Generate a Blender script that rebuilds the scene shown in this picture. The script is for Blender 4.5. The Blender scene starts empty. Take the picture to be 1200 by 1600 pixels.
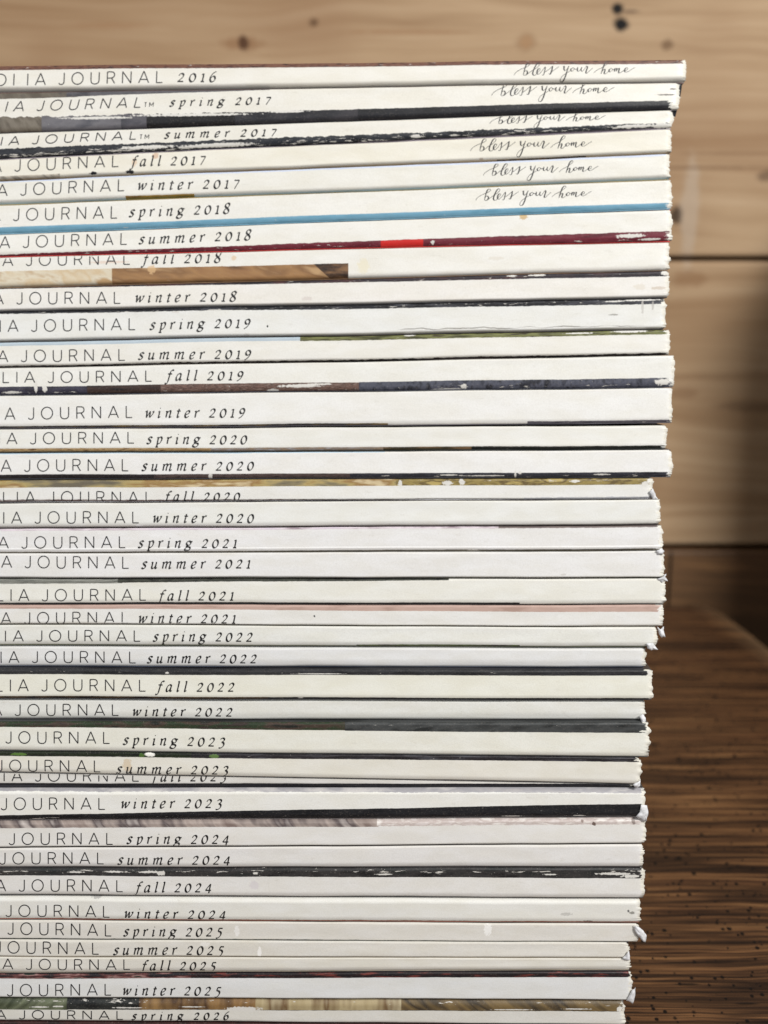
import bpy, math, random
from mathutils import Vector, Matrix, noise as mn
random.seed(7)
R = math.radians
SC = bpy.context.scene
COL = SC.collection

# ------------------------------------------------------------------ camera
PITCH, FPX = R(16), 2100.0            # focal length in pixels of the 1200x1600 photograph
CAM_Y, CAM_Z = -0.374, 0.2925         # spines stand near y = 0, table top is z = 0
cd = bpy.data.cameras.new('camera'); cam = bpy.data.objects.new('camera', cd); COL.objects.link(cam)
cam.location = (0, CAM_Y, CAM_Z); cam.rotation_euler = (R(90) - PITCH, 0, 0)
cd.sensor_fit = 'VERTICAL'; cd.sensor_height = 32; cd.lens = FPX / 1600 * 32
cd.clip_start = 0.01; cd.clip_end = 50
cd.dof.use_dof = True; cd.dof.focus_distance = 0.424; cd.dof.aperture_fstop = 8.5; cd.dof.aperture_blades = 7
SC.camera = cam

# ------------------------------------------------------------------ light
w = bpy.data.worlds.new('World'); SC.world = w; w.use_nodes = True
w.node_tree.nodes['Background'].inputs['Color'].default_value = (0.93, 0.96, 1.0, 1)
w.node_tree.nodes['Background'].inputs['Strength'].default_value = 0.30

def area(name, loc, target, sx, sy, power, col):
    d = bpy.data.lights.new(name, 'AREA'); d.shape = 'RECTANGLE'; d.size = sx; d.size_y = sy
    d.energy = power; d.color = col
    o = bpy.data.objects.new(name, d); COL.objects.link(o); o.location = loc
    o.rotation_euler = (Vector(target) - Vector(loc)).to_track_quat('-Z', 'Y').to_euler()
    return o
area('window_light', (0.85, -1.15, 1.35), (0.05, 0.1, 0.15), 0.42, 0.42, 36, (1.0, 0.985, 0.957))
area('room_light', (-1.2, -1.6, 0.9), (0, 0.1, 0.2), 1.2, 1.0, 7.5, (0.93, 0.96, 1.0))
SC.view_settings.view_transform = 'Standard'; SC.view_settings.look = 'None'
SC.view_settings.exposure = 0.0; SC.view_settings.gamma = 1.0
SC.render.resolution_x = 768; SC.render.resolution_y = 1024

# ------------------------------------------------------------------ helpers
CP = Vector((0, CAM_Y, CAM_Z))
FW = Vector((0, math.cos(PITCH), -math.sin(PITCH))); UP = Vector((0, math.sin(PITCH), math.cos(PITCH)))
def ray(px, py):
    return Vector((1, 0, 0)) * ((px - 600) / FPX) + UP * ((800 - py) / FPX) + FW
def at_y(px, py, Y):
    d = ray(px, py); return CP + d * ((Y - CAM_Y) / d.y)
def at_z(px, py, Z=0.0):
    d = ray(px, py); return CP + d * ((Z - CAM_Z) / d.z)
def lin(c):
    return tuple(((v / 255) / 12.92 if v / 255 <= 0.04045 else ((v / 255 + 0.055) / 1.055) ** 2.4) for v in c[:3]) + (1,)
def lerp(a, b, t): return a + (b - a) * t

def mesh_obj(name, verts, faces, mats, parent=None, fmat=None, smooth=True, uvs=None):
    me = bpy.data.meshes.new(name); me.from_pydata([tuple(v) for v in verts], [], faces)
    for m in (mats if isinstance(mats, (list, tuple)) else [mats]): me.materials.append(m)
    if fmat: me.polygons.foreach_set('material_index', fmat)
    me.polygons.foreach_set('use_smooth', [smooth] * len(me.polygons))
    if uvs:
        for nm, data in uvs.items():
            lay = me.uv_layers.new(name=nm); buf = []
            for l in me.loops: buf.extend(data[l.vertex_index])
            lay.data.foreach_set('uv', buf)
    me.update()
    o = bpy.data.objects.new(name, me); COL.objects.link(o)
    if parent: o.parent = parent
    return o

class NT:
    """small node-tree writer"""
    def __init__(s, name):
        s.m = bpy.data.materials.new(name); s.m.use_nodes = True; s.t = s.m.node_tree
        s.b = s.t.nodes['Principled BSDF']
    def n(s, typ, **k):
        nd = s.t.nodes.new(typ)
        for a, v in k.items(): setattr(nd, a, v)
        return nd
    def put(s, inp, v):
        if hasattr(v, 'bl_idname') or isinstance(v, bpy.types.NodeSocket): s.t.links.new(v, inp)
        else: inp.default_value = v
    def math(s, op, a, b=0.0, c=None, clamp=False):
        nd = s.n('ShaderNodeMath', operation=op); nd.use_clamp = clamp
        s.put(nd.inputs[0], a); s.put(nd.inputs[1], b)
        if c is not None: s.put(nd.inputs[2], c)
        return nd.outputs[0]
    def step(s, x, lo, hi):
        nd = s.n('ShaderNodeMapRange', interpolation_type='SMOOTHSTEP')
        s.put(nd.inputs['Value'], x); s.put(nd.inputs['From Min'], lo); s.put(nd.inputs['From Max'], hi)
        return nd.outputs[0]
    def mix(s, f, a, b, mode='MIX'):
        nd = s.n('ShaderNodeMix', data_type='RGBA', blend_type=mode)
        s.put(nd.inputs[0], f); s.put(nd.inputs[6], a); s.put(nd.inputs[7], b)
        return nd.outputs[2]
    def noise(s, vec, scale=1.0, detail=2.0, rough=0.5, dist=0.0):
        nd = s.n('ShaderNodeTexNoise'); s.put(nd.inputs['Vector'], vec)
        nd.inputs['Scale'].default_value = scale; nd.inputs['Detail'].default_value = detail
        nd.inputs['Roughness'].default_value = rough; nd.inputs['Distortion'].default_value = dist
        return nd.outputs[0]
    def comb(s, x, y, z=0.0):
        nd = s.n('ShaderNodeCombineXYZ'); s.put(nd.inputs[0], x); s.put(nd.inputs[1], y); s.put(nd.inputs[2], z)
        return nd.outputs[0]
    def ramp(s, f, stops, interp='LINEAR'):
        nd = s.n('ShaderNodeValToRGB'); cr = nd.color_ramp; cr.interpolation = interp
        while len(cr.elements) < len(stops): cr.elements.new(0.5)
        for e, (p, c) in zip(cr.elements, stops): e.position = p; e.color = c
        s.put(nd.inputs[0], f); return nd.outputs[0]
    def bump(s, h, strength=0.3, dist=0.0005):
        nd = s.n('ShaderNodeBump'); nd.inputs['Strength'].default_value = strength
        nd.inputs['Distance'].default_value = dist; s.put(nd.inputs['Height'], h)
        s.t.links.new(nd.outputs[0], s.b.inputs['Normal'])

def struct(o, label=None):
    o['kind'] = 'structure'
    if label: o['label'] = label
    return o

# ------------------------------------------------------------------ setting: wall of planks and the table
YW = 0.450
def wall_material():
    k = NT('knotty_pine'); tc = k.n('ShaderNodeTexCoord'); info = k.n('ShaderNodeObjectInfo')
    geo = k.n('ShaderNodeNewGeometry'); sp = k.n('ShaderNodeSeparateXYZ'); k.t.links.new(geo.outputs['Position'], sp.inputs[0])
    X, Z = sp.outputs[0], sp.outputs[2]
    rnd = k.math('MULTIPLY', info.outputs['Random'], 9.0)
    warp = k.noise(k.comb(k.math('MULTIPLY', X, 5.0), k.math('MULTIPLY', Z, 14.0), rnd), 1.0, 2.0)
    zz = k.math('ADD', Z, k.math('MULTIPLY', warp, 0.040))
    grain = k.noise(k.comb(k.math('MULTIPLY', X, 5.0), k.math('MULTIPLY', zz, 150.0), rnd), 1.0, 3.0, 0.6)
    wide = k.noise(k.comb(k.math('MULTIPLY', X, 3.0), k.math('MULTIPLY', zz, 34.0), rnd), 1.0, 2.0)
    fine = k.noise(k.comb(k.math('MULTIPLY', X, 40.0), k.math('MULTIPLY', Z, 900.0), rnd), 1.0, 2.0)
    c = k.ramp(grain, [(0.25, lin((166, 135, 102))), (0.5, lin((190, 160, 126))), (0.75, lin((203, 175, 142)))])
    c = k.mix(k.math('MULTIPLY', k.step(wide, 0.42, 0.72), 0.55), c, lin((152, 118, 84)))
    c = k.mix(k.math('MULTIPLY', k.step(fine, 0.5, 0.8), 0.18), c, lin((150, 110, 75)))
    blot = k.noise(k.comb(k.math('MULTIPLY', X, 9.0), k.math('MULTIPLY', Z, 9.0), 3.1), 1.0, 2.0)
    c = k.mix(k.math('MULTIPLY', k.step(blot, 0.48, 0.72), 0.35), c, lin((150, 112, 80)))
    def spot(px, py, rx, ry, col, a, c, soft=0.4):
        p = at_y(px, py, YW); s = (YW - CAM_Y) / FPX
        dx = k.math('DIVIDE', k.math('SUBTRACT', X, p.x), rx * s); dz = k.math('DIVIDE', k.math('SUBTRACT', Z, p.z), ry * s)
        wob = k.math('MULTIPLY', k.math('SUBTRACT', k.noise(k.comb(k.math('MULTIPLY', X, 160.0), k.math('MULTIPLY', Z, 160.0), px), 1.0, 2.0), 0.5), 1.1)
        d = k.math('ADD', k.math('SQRT', k.math('ADD', k.math('MULTIPLY', dx, dx), k.math('MULTIPLY', dz, dz))), wob)
        return k.mix(k.math('MULTIPLY', k.step(d, 1.0 + soft, 1.0 - soft), a), c, lin(col))
    for q in [(380, 68, 30, 10, (140, 98, 62), .55), (380, 67, 8, 10, (86, 56, 36), .95), (490, 35, 7, 6, (100, 72, 48), .8), (822, 66, 15, 13, (146, 112, 80), .45),
              (822, 66, 9, 9, (176, 136, 96), .6), (1042, 70, 9, 7, (108, 80, 54), .7), (965, 14, 8, 7, (16, 12, 10), 1), (971, 37, 11, 9, (16, 12, 10), 1),
              (985, 18, 14, 2, (70, 52, 40), .7), (1056, 336, 11, 13, (60, 44, 32), .9), (1078, 330, 13, 75, (196, 178, 158), .55), (1078, 436, 26, 12, (138, 98, 62), .45),
              (1200, 275, 16, 9, (80, 58, 42), .6), (1085, 262, 120, 2.2, (120, 90, 64), .6), (1140, 240, 80, 2.5, (130, 98, 70), .4), (1066, 615, 22, 9, (130, 94, 64), .4),
              (1170, 635, 50, 8, (92, 66, 46), .4), (1120, 588, 100, 4, (132, 102, 74), .35), (170, 40, 60, 4, (160, 120, 84), .5), (640, 50, 90, 3, (160, 120, 84), .5)]:
        c = spot(*q, c)
    k.put(k.b.inputs['Base Color'], c); k.b.inputs['Roughness'].default_value = 0.62
    k.b.inputs['Specular IOR Level'].default_value = 0.25
    k.bump(grain, 0.12, 0.0006); return k.m
def dark_wood(name='dark_stained_oak', lift=0.0):
    k = NT(name); geo = k.n('ShaderNodeNewGeometry'); sp = k.n('ShaderNodeSeparateXYZ')
    k.t.links.new(geo.outputs['Position'], sp.inputs[0]); X, Y, Z = sp.outputs
    YY = k.math('ADD', Y, Z)
    warp = k.noise(k.comb(k.math('MULTIPLY', X, 9.0), k.math('MULTIPLY', YY, 16.0)), 1.0, 3.0)
    yy = k.math('ADD', YY, k.math('MULTIPLY', warp, 0.010))
    g1 = k.noise(k.comb(k.math('MULTIPLY', X, 11.0), k.math('MULTIPLY', yy, 360.0)), 1.0, 4.0, 0.62)
    g2 = k.noise(k.comb(k.math('MULTIPLY', X, 20.0), k.math('MULTIPLY', yy, 900.0), 4.0), 1.0, 2.0, 0.6)
    g3 = k.noise(k.comb(k.math('MULTIPLY', X, 6.0), k.math('MULTIPLY', yy, 48.0), 8.0), 1.0, 2.0, 0.5)
    c = k.ramp(g1, [(0.38, lin((28, 17, 11))), (0.46, lin((76, 51, 33))), (0.57, lin((116, 81, 52))), (0.72, lin((160, 120, 79)))])
    c = k.mix(k.math('MULTIPLY', k.step(g2, 0.50, 0.60), 0.62), c, lin((38, 25, 17)))
    c = k.mix(k.math('MULTIPLY', k.step(g3, 0.52, 0.66), 0.72), c, lin((46, 30, 20)))
    c = k.mix(k.math('MULTIPLY', k.step(g3, 0.44, 0.32), 0.30), c, lin((96, 60, 40)))
    # worm holes of several sizes, thinned out at random
    mask = None
    for sc, r, th, sd in [(110, 0.19, 0.22, 1.0), (210, 0.27, 0.26, 5.0), (60, 0.11, 0.24, 9.0), (360, 0.36, 0.28, 3.0), (300, 0.30, 0.32, 7.0)]:
        v = k.n('ShaderNodeTexVoronoi'); v.inputs['Scale'].default_value = sc
        k.put(v.inputs['Vector'], k.comb(X, k.math('MULTIPLY', Y, 0.72), sd / sc))
        keep = k.n('ShaderNodeSeparateColor'); k.t.links.new(v.outputs['Color'], keep.inputs[0])
        clump = k.noise(k.comb(k.math('MULTIPLY', X, 14.0), k.math('MULTIPLY', Y, 20.0), sd), 1.0, 1.0)
        rr = k.math('MULTIPLY', keep.outputs[1], r)
        m = k.math('MULTIPLY', k.step(v.outputs['Distance'], rr, k.math('MULTIPLY', rr, 0.6)), k.math('GREATER_THAN', k.math('ADD', keep.outputs[0], k.math('MULTIPLY', clump, 0.5)), th + 0.36))
        mask = m if mask is None else k.math('MAXIMUM', mask, m)
    # short dark scratches
    v = k.n('ShaderNodeTexVoronoi'); v.inputs['Scale'].default_value = 1.0
    k.put(v.inputs['Vector'], k.comb(k.math('MULTIPLY', X, 46.0), k.math('MULTIPLY', Y, 300.0), 2.0))
    kc = k.n('ShaderNodeSeparateColor'); k.t.links.new(v.outputs['Color'], kc.inputs[0])
    m = k.math('MULTIPLY', k.step(v.outputs['Distance'], 0.26, 0.12), k.math('GREATER_THAN', kc.outputs[0], 0.72))
    mask = k.math('MAXIMUM', mask, k.math('MULTIPLY', m, 0.8))
    if lift: c = k.mix(lift, c, lin((150, 116, 84)))
    c = k.mix(mask, c, lin((9, 6, 5)))
    pe = k.n('ShaderNodeAttribute'); pe.attribute_name = 'rim_highlight'
    c = k.mix(k.math('MULTIPLY', pe.outputs['Fac'], .6), c, lin((164, 134, 100)))  # paler colour paints a highlight along the table's rounded edge
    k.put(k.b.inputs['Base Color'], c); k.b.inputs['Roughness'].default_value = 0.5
    k.b.inputs['Specular IOR Level'].default_value = 0.3
    h = k.math('SUBTRACT', k.math('ADD', g1, k.math('MULTIPLY', g2, 0.5)), mask)
    k.bump(h, 0.35, 0.0006); return k.m
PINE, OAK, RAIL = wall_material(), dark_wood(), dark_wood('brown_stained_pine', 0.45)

def bevel_box(x0, x1, y0, y1, z0, z1, r):
    """box with chamfered front edges"""
    prof = [(y1, z0), (y0 + r, z0), (y0 + r * .3, z0 + r * .3), (y0, z0 + r), (y0, z1 - r), (y0 + r * .3, z1 - r * .3), (y0 + r, z1), (y1, z1)]
    v = [(x0, y, z) for y, z in prof] + [(x1, y, z) for y, z in prof]; n = len(prof)
    f = [(i, (i + 1) % n, n + (i + 1) % n, n + i) for i in range(n)] + [tuple(range(n))[::-1], tuple(range(n, 2 * n))]
    return v, f
wall = bpy.data.objects.new('wall', None); COL.objects.link(wall); wall.location = (0, YW, 0)
struct(wall, 'wall of wide horizontal knotty pine planks behind the magazines')
z_hi, z_lo = at_y(1100, 405, YW).z, at_y(1100, 855, YW).z
ph = z_hi - z_lo; g = 0.0016
for i in range(3):
    a = z_lo + i * ph
    v, f = bevel_box(-1.3, 0.62, 0, 0.022, a + g, a + ph - g, 0.002)
    mesh_obj('plank', v, f, PINE, wall, smooth=False)
v, f = bevel_box(-1.3, 0.62, 0.024, 0.03, -0.75, z_lo + 3 * ph, 0.001)
blk = NT('shadow_gap_board'); blk.b.inputs['Base Color'].default_value = lin((30, 22, 17)); blk.b.inputs['Roughness'].default_value = 0.9
mesh_obj('backing_board', v, f, blk.m, wall, smooth=False)
# low dark board behind the table top
v, f = bevel_box(-1.3, 0.62, -0.001, 0.022, -0.70, z_lo - 0.0022, 0.002)
mesh_obj('plank', v, f, RAIL, wall, smooth=False)

# table top: right edge slants slightly and is rounded
def table_top():
    out = []
    edge = [(-0.60, 0.36), (-0.2, 0.318), (0.1, 0.276), (0.25, 0.250), (0.34, 0.233), (0.39, 0.224), (0.42, 0.217), (0.438, 0.210), (0.444, 0.203)]
    prof = [(-0.012, 0.0), (-0.001, -0.0006), (0.006, -0.0026), (0.0085, -0.006), (0.0095, -0.010), (0.0085, -0.016), (0.004, -0.021), (-0.002, -0.024)]
    V, F = [], []; n = len(prof)
    for i, (y, x) in enumerate(edge):
        a = edge[max(0, i - 1)]; b = edge[min(len(edge) - 1, i + 1)]
        t = Vector((b[1] - a[1], b[0] - a[0])).normalized(); nx, ny = t.y, -t.x
        for o_, z in prof: V.append((x - 0.0095 * nx + nx * o_, y - 0.0095 * ny + ny * o_, z))
    m = len(edge)
    for i in range(m - 1):
        for j in range(n - 1): F.append((i * n + j, i * n + j + 1, (i + 1) * n + j + 1, (i + 1) * n + j))
    L0 = len(V); V += [(-1.2, edge[0][0], 0), (-1.2, 0.444, 0), (-1.2, edge[0][0], -0.024), (-1.2, 0.444, -0.024)]
    F.append(tuple([L0] + [i * n for i in range(m)] + [L0 + 1]))
    F.append(tuple([L0 + 3] + [i * n + n - 1 for i in range(m)][::-1] + [L0 + 2]))
    F.append(tuple([L0 + 2] + [j for j in range(n)][::-1] + [L0])); F.append((L0, L0 + 1, L0 + 3, L0 + 2))
    return V, F
table = bpy.data.objects.new('table', None); COL.objects.link(table)
table['label'] = 'dark brown worm-holed wooden table under the magazine stack'; table['category'] = 'table'
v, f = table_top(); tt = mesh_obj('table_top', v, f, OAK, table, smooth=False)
ra = tt.data.attributes.new('rim_highlight', 'FLOAT', 'POINT')
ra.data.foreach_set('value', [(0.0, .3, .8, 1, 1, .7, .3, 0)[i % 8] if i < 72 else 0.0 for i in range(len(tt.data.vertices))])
for lx, ly in ((0.30, -0.52), (0.155, 0.38), (-1.1, -0.5), (-1.1, 0.38)):
    v, f = bevel_box(lx - 0.03, lx + 0.03, ly - 0.03, ly + 0.03, -0.70, -0.0245, 0.004)
    mesh_obj('leg', v, f, OAK, table, smooth=False)
fl = NT('floor_boards'); fl.b.inputs['Base Color'].default_value = lin((74, 62, 52)); fl.b.inputs['Roughness'].default_value = 0.7
struct(mesh_obj('floor', [(-3, -3, -0.7), (3, -3, -0.7), (3, 0.6, -0.7), (-3, 0.6, -0.7)], [(0, 1, 2, 3)], fl.m, smooth=False), 'dark floor below the table')
# unseen dark box, added right of the table to cast the wall's shadow
dk = NT('light_blocker_dark'); dk.b.inputs['Base Color'].default_value = lin((26, 20, 17)); dk.b.inputs['Roughness'].default_value = 0.6
cb = bpy.data.objects.new('light_blocker', None); COL.objects.link(cb); cb.location = (0.34, 0.36, -0.70)
cb['label'] = 'unseen dark box added right of the table to shadow the plank wall'; cb['category'] = 'light_blocker'
v, f = bevel_box(-0.068, 0.26, -0.075, 0.085, 0.0, 0.985, 0.004); mesh_obj('blocker_body', v, f, dk.m, cb, smooth=False)
v, f = bevel_box(-0.058, 0.25, -0.090, -0.0755, 0.03, 0.96, 0.003); mesh_obj('blocker_front', v, f, dk.m, cb, smooth=False)

# ------------------------------------------------------------------ lettering: pen strokes
def spl(p, k=5):
    """Catmull-Rom through the points"""
    if len(p) < 3: return [(lerp(p[0][0], p[1][0], i / k), lerp(p[0][1], p[1][1], i / k)) for i in range(k + 1)]
    q = [p[0]] + list(p) + [p[-1]]; out = []
    for i in range(1, len(q) - 2):
        for j in range(k):
            t = j / k; a, b, c, d = q[i - 1], q[i], q[i + 1], q[i + 2]
            out.append(tuple(0.5 * ((2 * b[m]) + (-a[m] + c[m]) * t + (2 * a[m] - 5 * b[m] + 4 * c[m] - d[m]) * t * t + (-a[m] + 3 * b[m] - 3 * c[m] + d[m]) * t ** 3) for m in (0, 1)))
    out.append(p[-1]); return out
def ell(cx, cy, rx, ry, n=20): return [(cx + rx * math.cos(2 * math.pi * i / n), cy + ry * math.sin(2 * math.pi * i / n)) for i in range(n + 1)]
# italic book hand, x-height 10: (width, [strokes]); 'L' straight, 'C' curve
IT = {
 's': (6.4, [('C', [(6.1, 8.2), (4.8, 9.8), (2.6, 9.6), (1.4, 7.9), (2.6, 6), (4.6, 4.2), (5.0, 2.0), (3.4, 0.2), (1.3, 0.2), (0.3, 1.7)])]),
 'p': (8.0, [('L', [(0.4, 8.4), (2.2, 9.9)]), ('L', [(2.3, 9.9), (2.3, -4.6)]), ('C', [(2.3, 7.2), (4.4, 9.6), (6.6, 9.6), (7.8, 6.8), (6.6, 2.0), (4.2, 0.1), (2.3, 0.9)]), ('L', [(0.4, -4.6), (4.4, -4.6)])]),
 'r': (7.0, [('L', [(0.2, 8.4), (2, 9.9)]), ('L', [(2.1, 9.9), (2.1, 0)]), ('C', [(2.1, 5.6), (3.6, 8.4), (5.2, 9.9), (6.8, 9.2)])]),
 'i': (4.0, [('L', [(0.2, 8.4), (1.8, 9.9)]), ('C', [(1.9, 9.9), (1.8, 5), (1.7, 1.2), (2.5, 0.2), (4, 1.6)]), ('L', [(1.9, 13.4), (2.3, 14.4)])]),
 'n': (9.0, [('L', [(0.2, 8.4), (1.8, 9.9)]), ('L', [(1.9, 9.9), (1.7, 0)]), ('C', [(1.8, 5.4), (3.8, 8.8), (6, 9.9), (7, 8.4), (6.7, 4), (6.6, 1.2), (7.4, 0.2), (9, 1.6)])]),
 'g': (9.2, [('C', ell(4.2, 6.7, 3.0, 3.1)), ('L', [(6.2, 9.0), (9.4, 9.3)]), ('C', [(3.0, 4.0), (1.8, 2.4), (3.4, 1.4), (6.4, 0.9), (7.6, -1.2), (6, -3.8), (2.8, -4.4), (0.4, -3), (0.6, -0.8), (2.8, 1.0)])]),
 'u': (9.0, [('L', [(0.0, 8.4), (1.6, 9.9)]), ('C', [(1.7, 9.9), (1.5, 5), (1.5, 1.6), (2.8, 0.1), (5.0, 1.6), (6.8, 5.2)]), ('C', [(7.0, 9.9), (6.8, 5), (6.8, 1.2), (7.6, 0.2), (9.2, 1.6)])]),
 'm': (14.4, [('L', [(0.2, 8.4), (1.8, 9.9)]), ('L', [(1.9, 9.9), (1.7, 0)]), ('C', [(1.8, 5.4), (3.6, 8.8), (5.6, 9.9), (6.6, 8.4), (6.3, 4), (6.2, 0)]), ('C', [(6.4, 5.4), (8.4, 8.8), (10.6, 9.9), (11.8, 8.4), (11.5, 4), (11.4, 1.2), (12.4, 0.2), (14.2, 1.6)])]),
 'e': (7.2, [('C', [(1.4, 4.4), (4.6, 5.2), (6.5, 7.2), (6.0, 9.5), (4, 9.9), (1.9, 7.8), (1.1, 4), (2.0, 0.8), (4.0, 0.1), (6.8, 2.2)])]),
 'f': (6.6, [('C', [(8.4, 14.0), (7.2, 15.2), (5.2, 14), (4.3, 10), (3.6, 3), (3.0, -2.0), (1.4, -4.6), (-0.8, -4.0)]), ('L', [(1.4, 9.6), (7.2, 9.6)])]),
 'a': (8.6, [('C', [(6.6, 9.0), (4.6, 9.9), (2.2, 8.6), (0.8, 4.6), (1.2, 1), (2.8, 0.2), (5, 2.2), (6.6, 6.2)]), ('C', [(7.0, 9.9), (6.6, 5), (6.5, 1.2), (7.3, 0.2), (8.8, 1.6)])]),
 'l': (4.0, [('L', [(0.2, 14.0), (1.9, 15.4)]), ('C', [(2.0, 15.4), (1.8, 8), (1.6, 1.4), (2.4, 0.2), (4, 1.6)])]),
 'w': (11.6, [('C', [(0.0, 8.6), (1.6, 9.9), (2.2, 8.6), (2.6, 4), (2.8, 0.2)]), ('L', [(2.8, 0.2), (6.8, 9.6)]), ('L', [(6.8, 9.6), (7.3, 0.2)]), ('C', [(7.3, 0.2), (10.4, 4.6), (11.6, 8), (10.8, 9.9)])]),
 't': (4.8, [('C', [(2.8, 12.8), (2.3, 6), (2.1, 1.6), (2.9, 0.2), (4.8, 1.6)]), ('L', [(0.2, 9.5), (5.2, 9.5)])]),
 '2': (8.4, [('C', [(0.8, 9.0), (2.2, 11.6), (4.8, 12.2), (6.8, 10.2), (6.2, 7), (3.4, 3.4), (0.4, 0.5)]), ('L', [(0.3, 0.6), (8.0, 0.6)])]),
 '0': (8.4, [('C', ell(4.2, 6, 3.7, 5.9))]),
 '1': (5.2, [('L', [(0.6, 10.4), (2.9, 12.1)]), ('L', [(3.0, 12.2), (3.0, 0)]), ('L', [(0.6, 0.3), (5.4, 0.3)])]),
 '3': (7.4, [('C', [(0.8, 10.2), (2.8, 12.2), (5.8, 11.6), (6.2, 8.6), (3.2, 6.2)]), ('C', [(3.2, 6.2), (6.2, 5.0), (6.8, 1.4), (4, -1.9), (0.4, -2.2)])]),
 '4': (8.4, [('L', [(6.1, 12.2), (0.3, 2.8)]), ('L', [(0.3, 2.8), (8.6, 2.8)]), ('L', [(6.2, 12.2), (6.0, -1.8)])]),
 '5': (7.4, [('L', [(7.8, 12.0), (2.8, 12.0)]), ('L', [(2.8, 12), (2, 7.0)]), ('C', [(2, 7), (5.2, 6.6), (6.8, 3.8), (5.8, 0), (3.2, -2.2), (0.4, -2.6)])]),
 '6': (7.6, [('C', [(7.2, 15.2), (3.6, 12.6), (1, 8), (0.7, 3.6), (2.6, 0.1), (5.6, 0.6), (7.1, 3.8), (6.2, 7.2), (3.8, 8), (1.2, 5.4)])]),
 '7': (7.6, [('L', [(0.5, 11.7), (7.6, 11.7)]), ('L', [(7.6, 11.7), (2.8, -0.8)])]),
 '8': (7.6, [('C', [(4.1, 8), (1.6, 10.2), (1.6, 13.4), (4.4, 15), (6.8, 13.2), (6.2, 10), (4.1, 8), (1.2, 5.2), (0.7, 1.8), (3.4, -0.2), (6.6, 1.0), (7.0, 4.4), (4.1, 8)])]),
 '9': (7.6, [('C', [(6.8, 8), (5.2, 5.8), (2.4, 5.8), (0.8, 8.8), (2, 11.8), (5, 12.2), (7.1, 9.4), (6.4, 4.6), (3.8, 0.6), (0.6, -1.6)])]),
}
# light capitals, 18 high
CA = {
 'J': (8.3, [('L', [(8.1, 18), (8.1, 5)]), ('C', [(8.1, 5), (7.4, 1.6), (4.4, 0), (1.6, 0.6), (0.1, 2.4)])]),
 'O': (17.4, [('C', ell(8.7, 9, 8.6, 9.1, 26))]),
 'U': (13.2, [('L', [(0.3, 18), (0.3, 7)]), ('C', [(0.3, 7), (1.0, 2.8), (3.4, 0.5), (6.6, -0.1), (9.8, 0.5), (12.2, 2.8), (12.9, 7)]), ('L', [(12.9, 7), (12.9, 18)])]),
 'R': (12, [('L', [(0.5, 0), (0.5, 18)]), ('L', [(0.5, 18), (6, 18)]), ('C', [(6, 18), (9.6, 17.2), (11.3, 14.8), (11.2, 11.4), (9.2, 9.2), (6, 8.4)]), ('L', [(6, 8.4), (0.5, 8.4)]), ('L', [(7, 8.4), (12, 0)])]),
 'N': (13.6, [('L', [(0.3, 0), (0.3, 18)]), ('L', [(0.3, 18), (13.3, 0)]), ('L', [(13.3, 0), (13.3, 18)])]),
 'A': (15.4, [('L', [(0, 0), (7.7, 18.3)]), ('L', [(7.7, 18.3), (15.4, 0)]), ('L', [(2.6, 5.4), (12.8, 5.4)])]),
 'L': (9.5, [('L', [(0.3, 18), (0.3, 0)]), ('L', [(0.3, 0.2), (9.5, 0.2)])]),
 'I': (0.6, [('L', [(0.3, 18), (0.3, 0)])]),
 'M': (17, [('L', [(0.3, 0), (0.3, 18)]), ('L', [(0.3, 18), (8.5, 5)]), ('L', [(8.5, 5), (16.7, 18)]), ('L', [(16.7, 18), (16.7, 0)])]),
 'G': (17, [('C', [(15.8, 15), (12.6, 17.6), (9, 18.1), (4.6, 16.8), (1, 13), (0.2, 9), (1, 5), (4.6, 1.2), (9, -0.1), (13, 0.8), (16, 3.4), (16.4, 8.6)]), ('L', [(16.4, 8.6), (9.6, 8.6)])]),
 'T': (11, [('L', [(0, 18), (11, 18)]), ('L', [(5.5, 18), (5.5, 0)])]),
}
BB = [[(75,152),(95,125),(140,98),(185,80),(210,60),(202,49),(184,56),(168,95),(155,150)], [(158,128),(178,112),(191,125),(181,148),(158,153)],
 [(186,146),(225,115),(265,90),(292,62),(290,47),(272,52),(250,90),(236,130),(242,150),(260,148),(276,130),(296,108),(300,95),(288,92),(275,110),(272,132),(284,141),(305,125),(335,85),(343,78),(339,110),(328,145),(314,144)],
 [(338,122),(370,100),(398,75),(405,70),(399,105),(386,138),(372,134)], [(390,122),(425,97),(460,72)],
 [(495,72),(506,66),(504,90),(514,104),(534,86),(545,66)], [(547,62),(530,110),(514,160),(497,192),(480,197),(472,182),(490,152),(520,130),(555,108)],
 [(579,78),(563,92),(568,108),(585,101),(591,84),(580,76)], [(590,84),(608,90),(623,74)], [(624,72),(618,98),(628,107),(645,93),(656,70)], [(657,70),(651,98),(661,107),(676,92),(690,70),(700,60),(705,74),(692,114),(700,123),(720,104),(752,76)],
 [(760,118),(790,92),(830,72),(868,45),(886,26),(874,17),(854,38),(836,85),(822,126)], [(826,112),(845,88),(857,85),(854,105),(849,120),(862,124),(882,108),(900,92)],
 [(908,77),(891,90),(896,106),(914,99),(920,82),(908,75)], [(919,84),(932,86),(942,76)], [(943,72),(937,104)], [(939,94),(952,76),(959,77),(954,102)], [(956,94),(972,75),(980,76),(974,104),(980,115),(1000,104),(1020,90)],
 [(1026,93),(1048,84),(1053,72),(1042,67),(1028,80),(1024,96),(1036,105),(1060,98),(1085,80),(1115,64)]]

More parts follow.
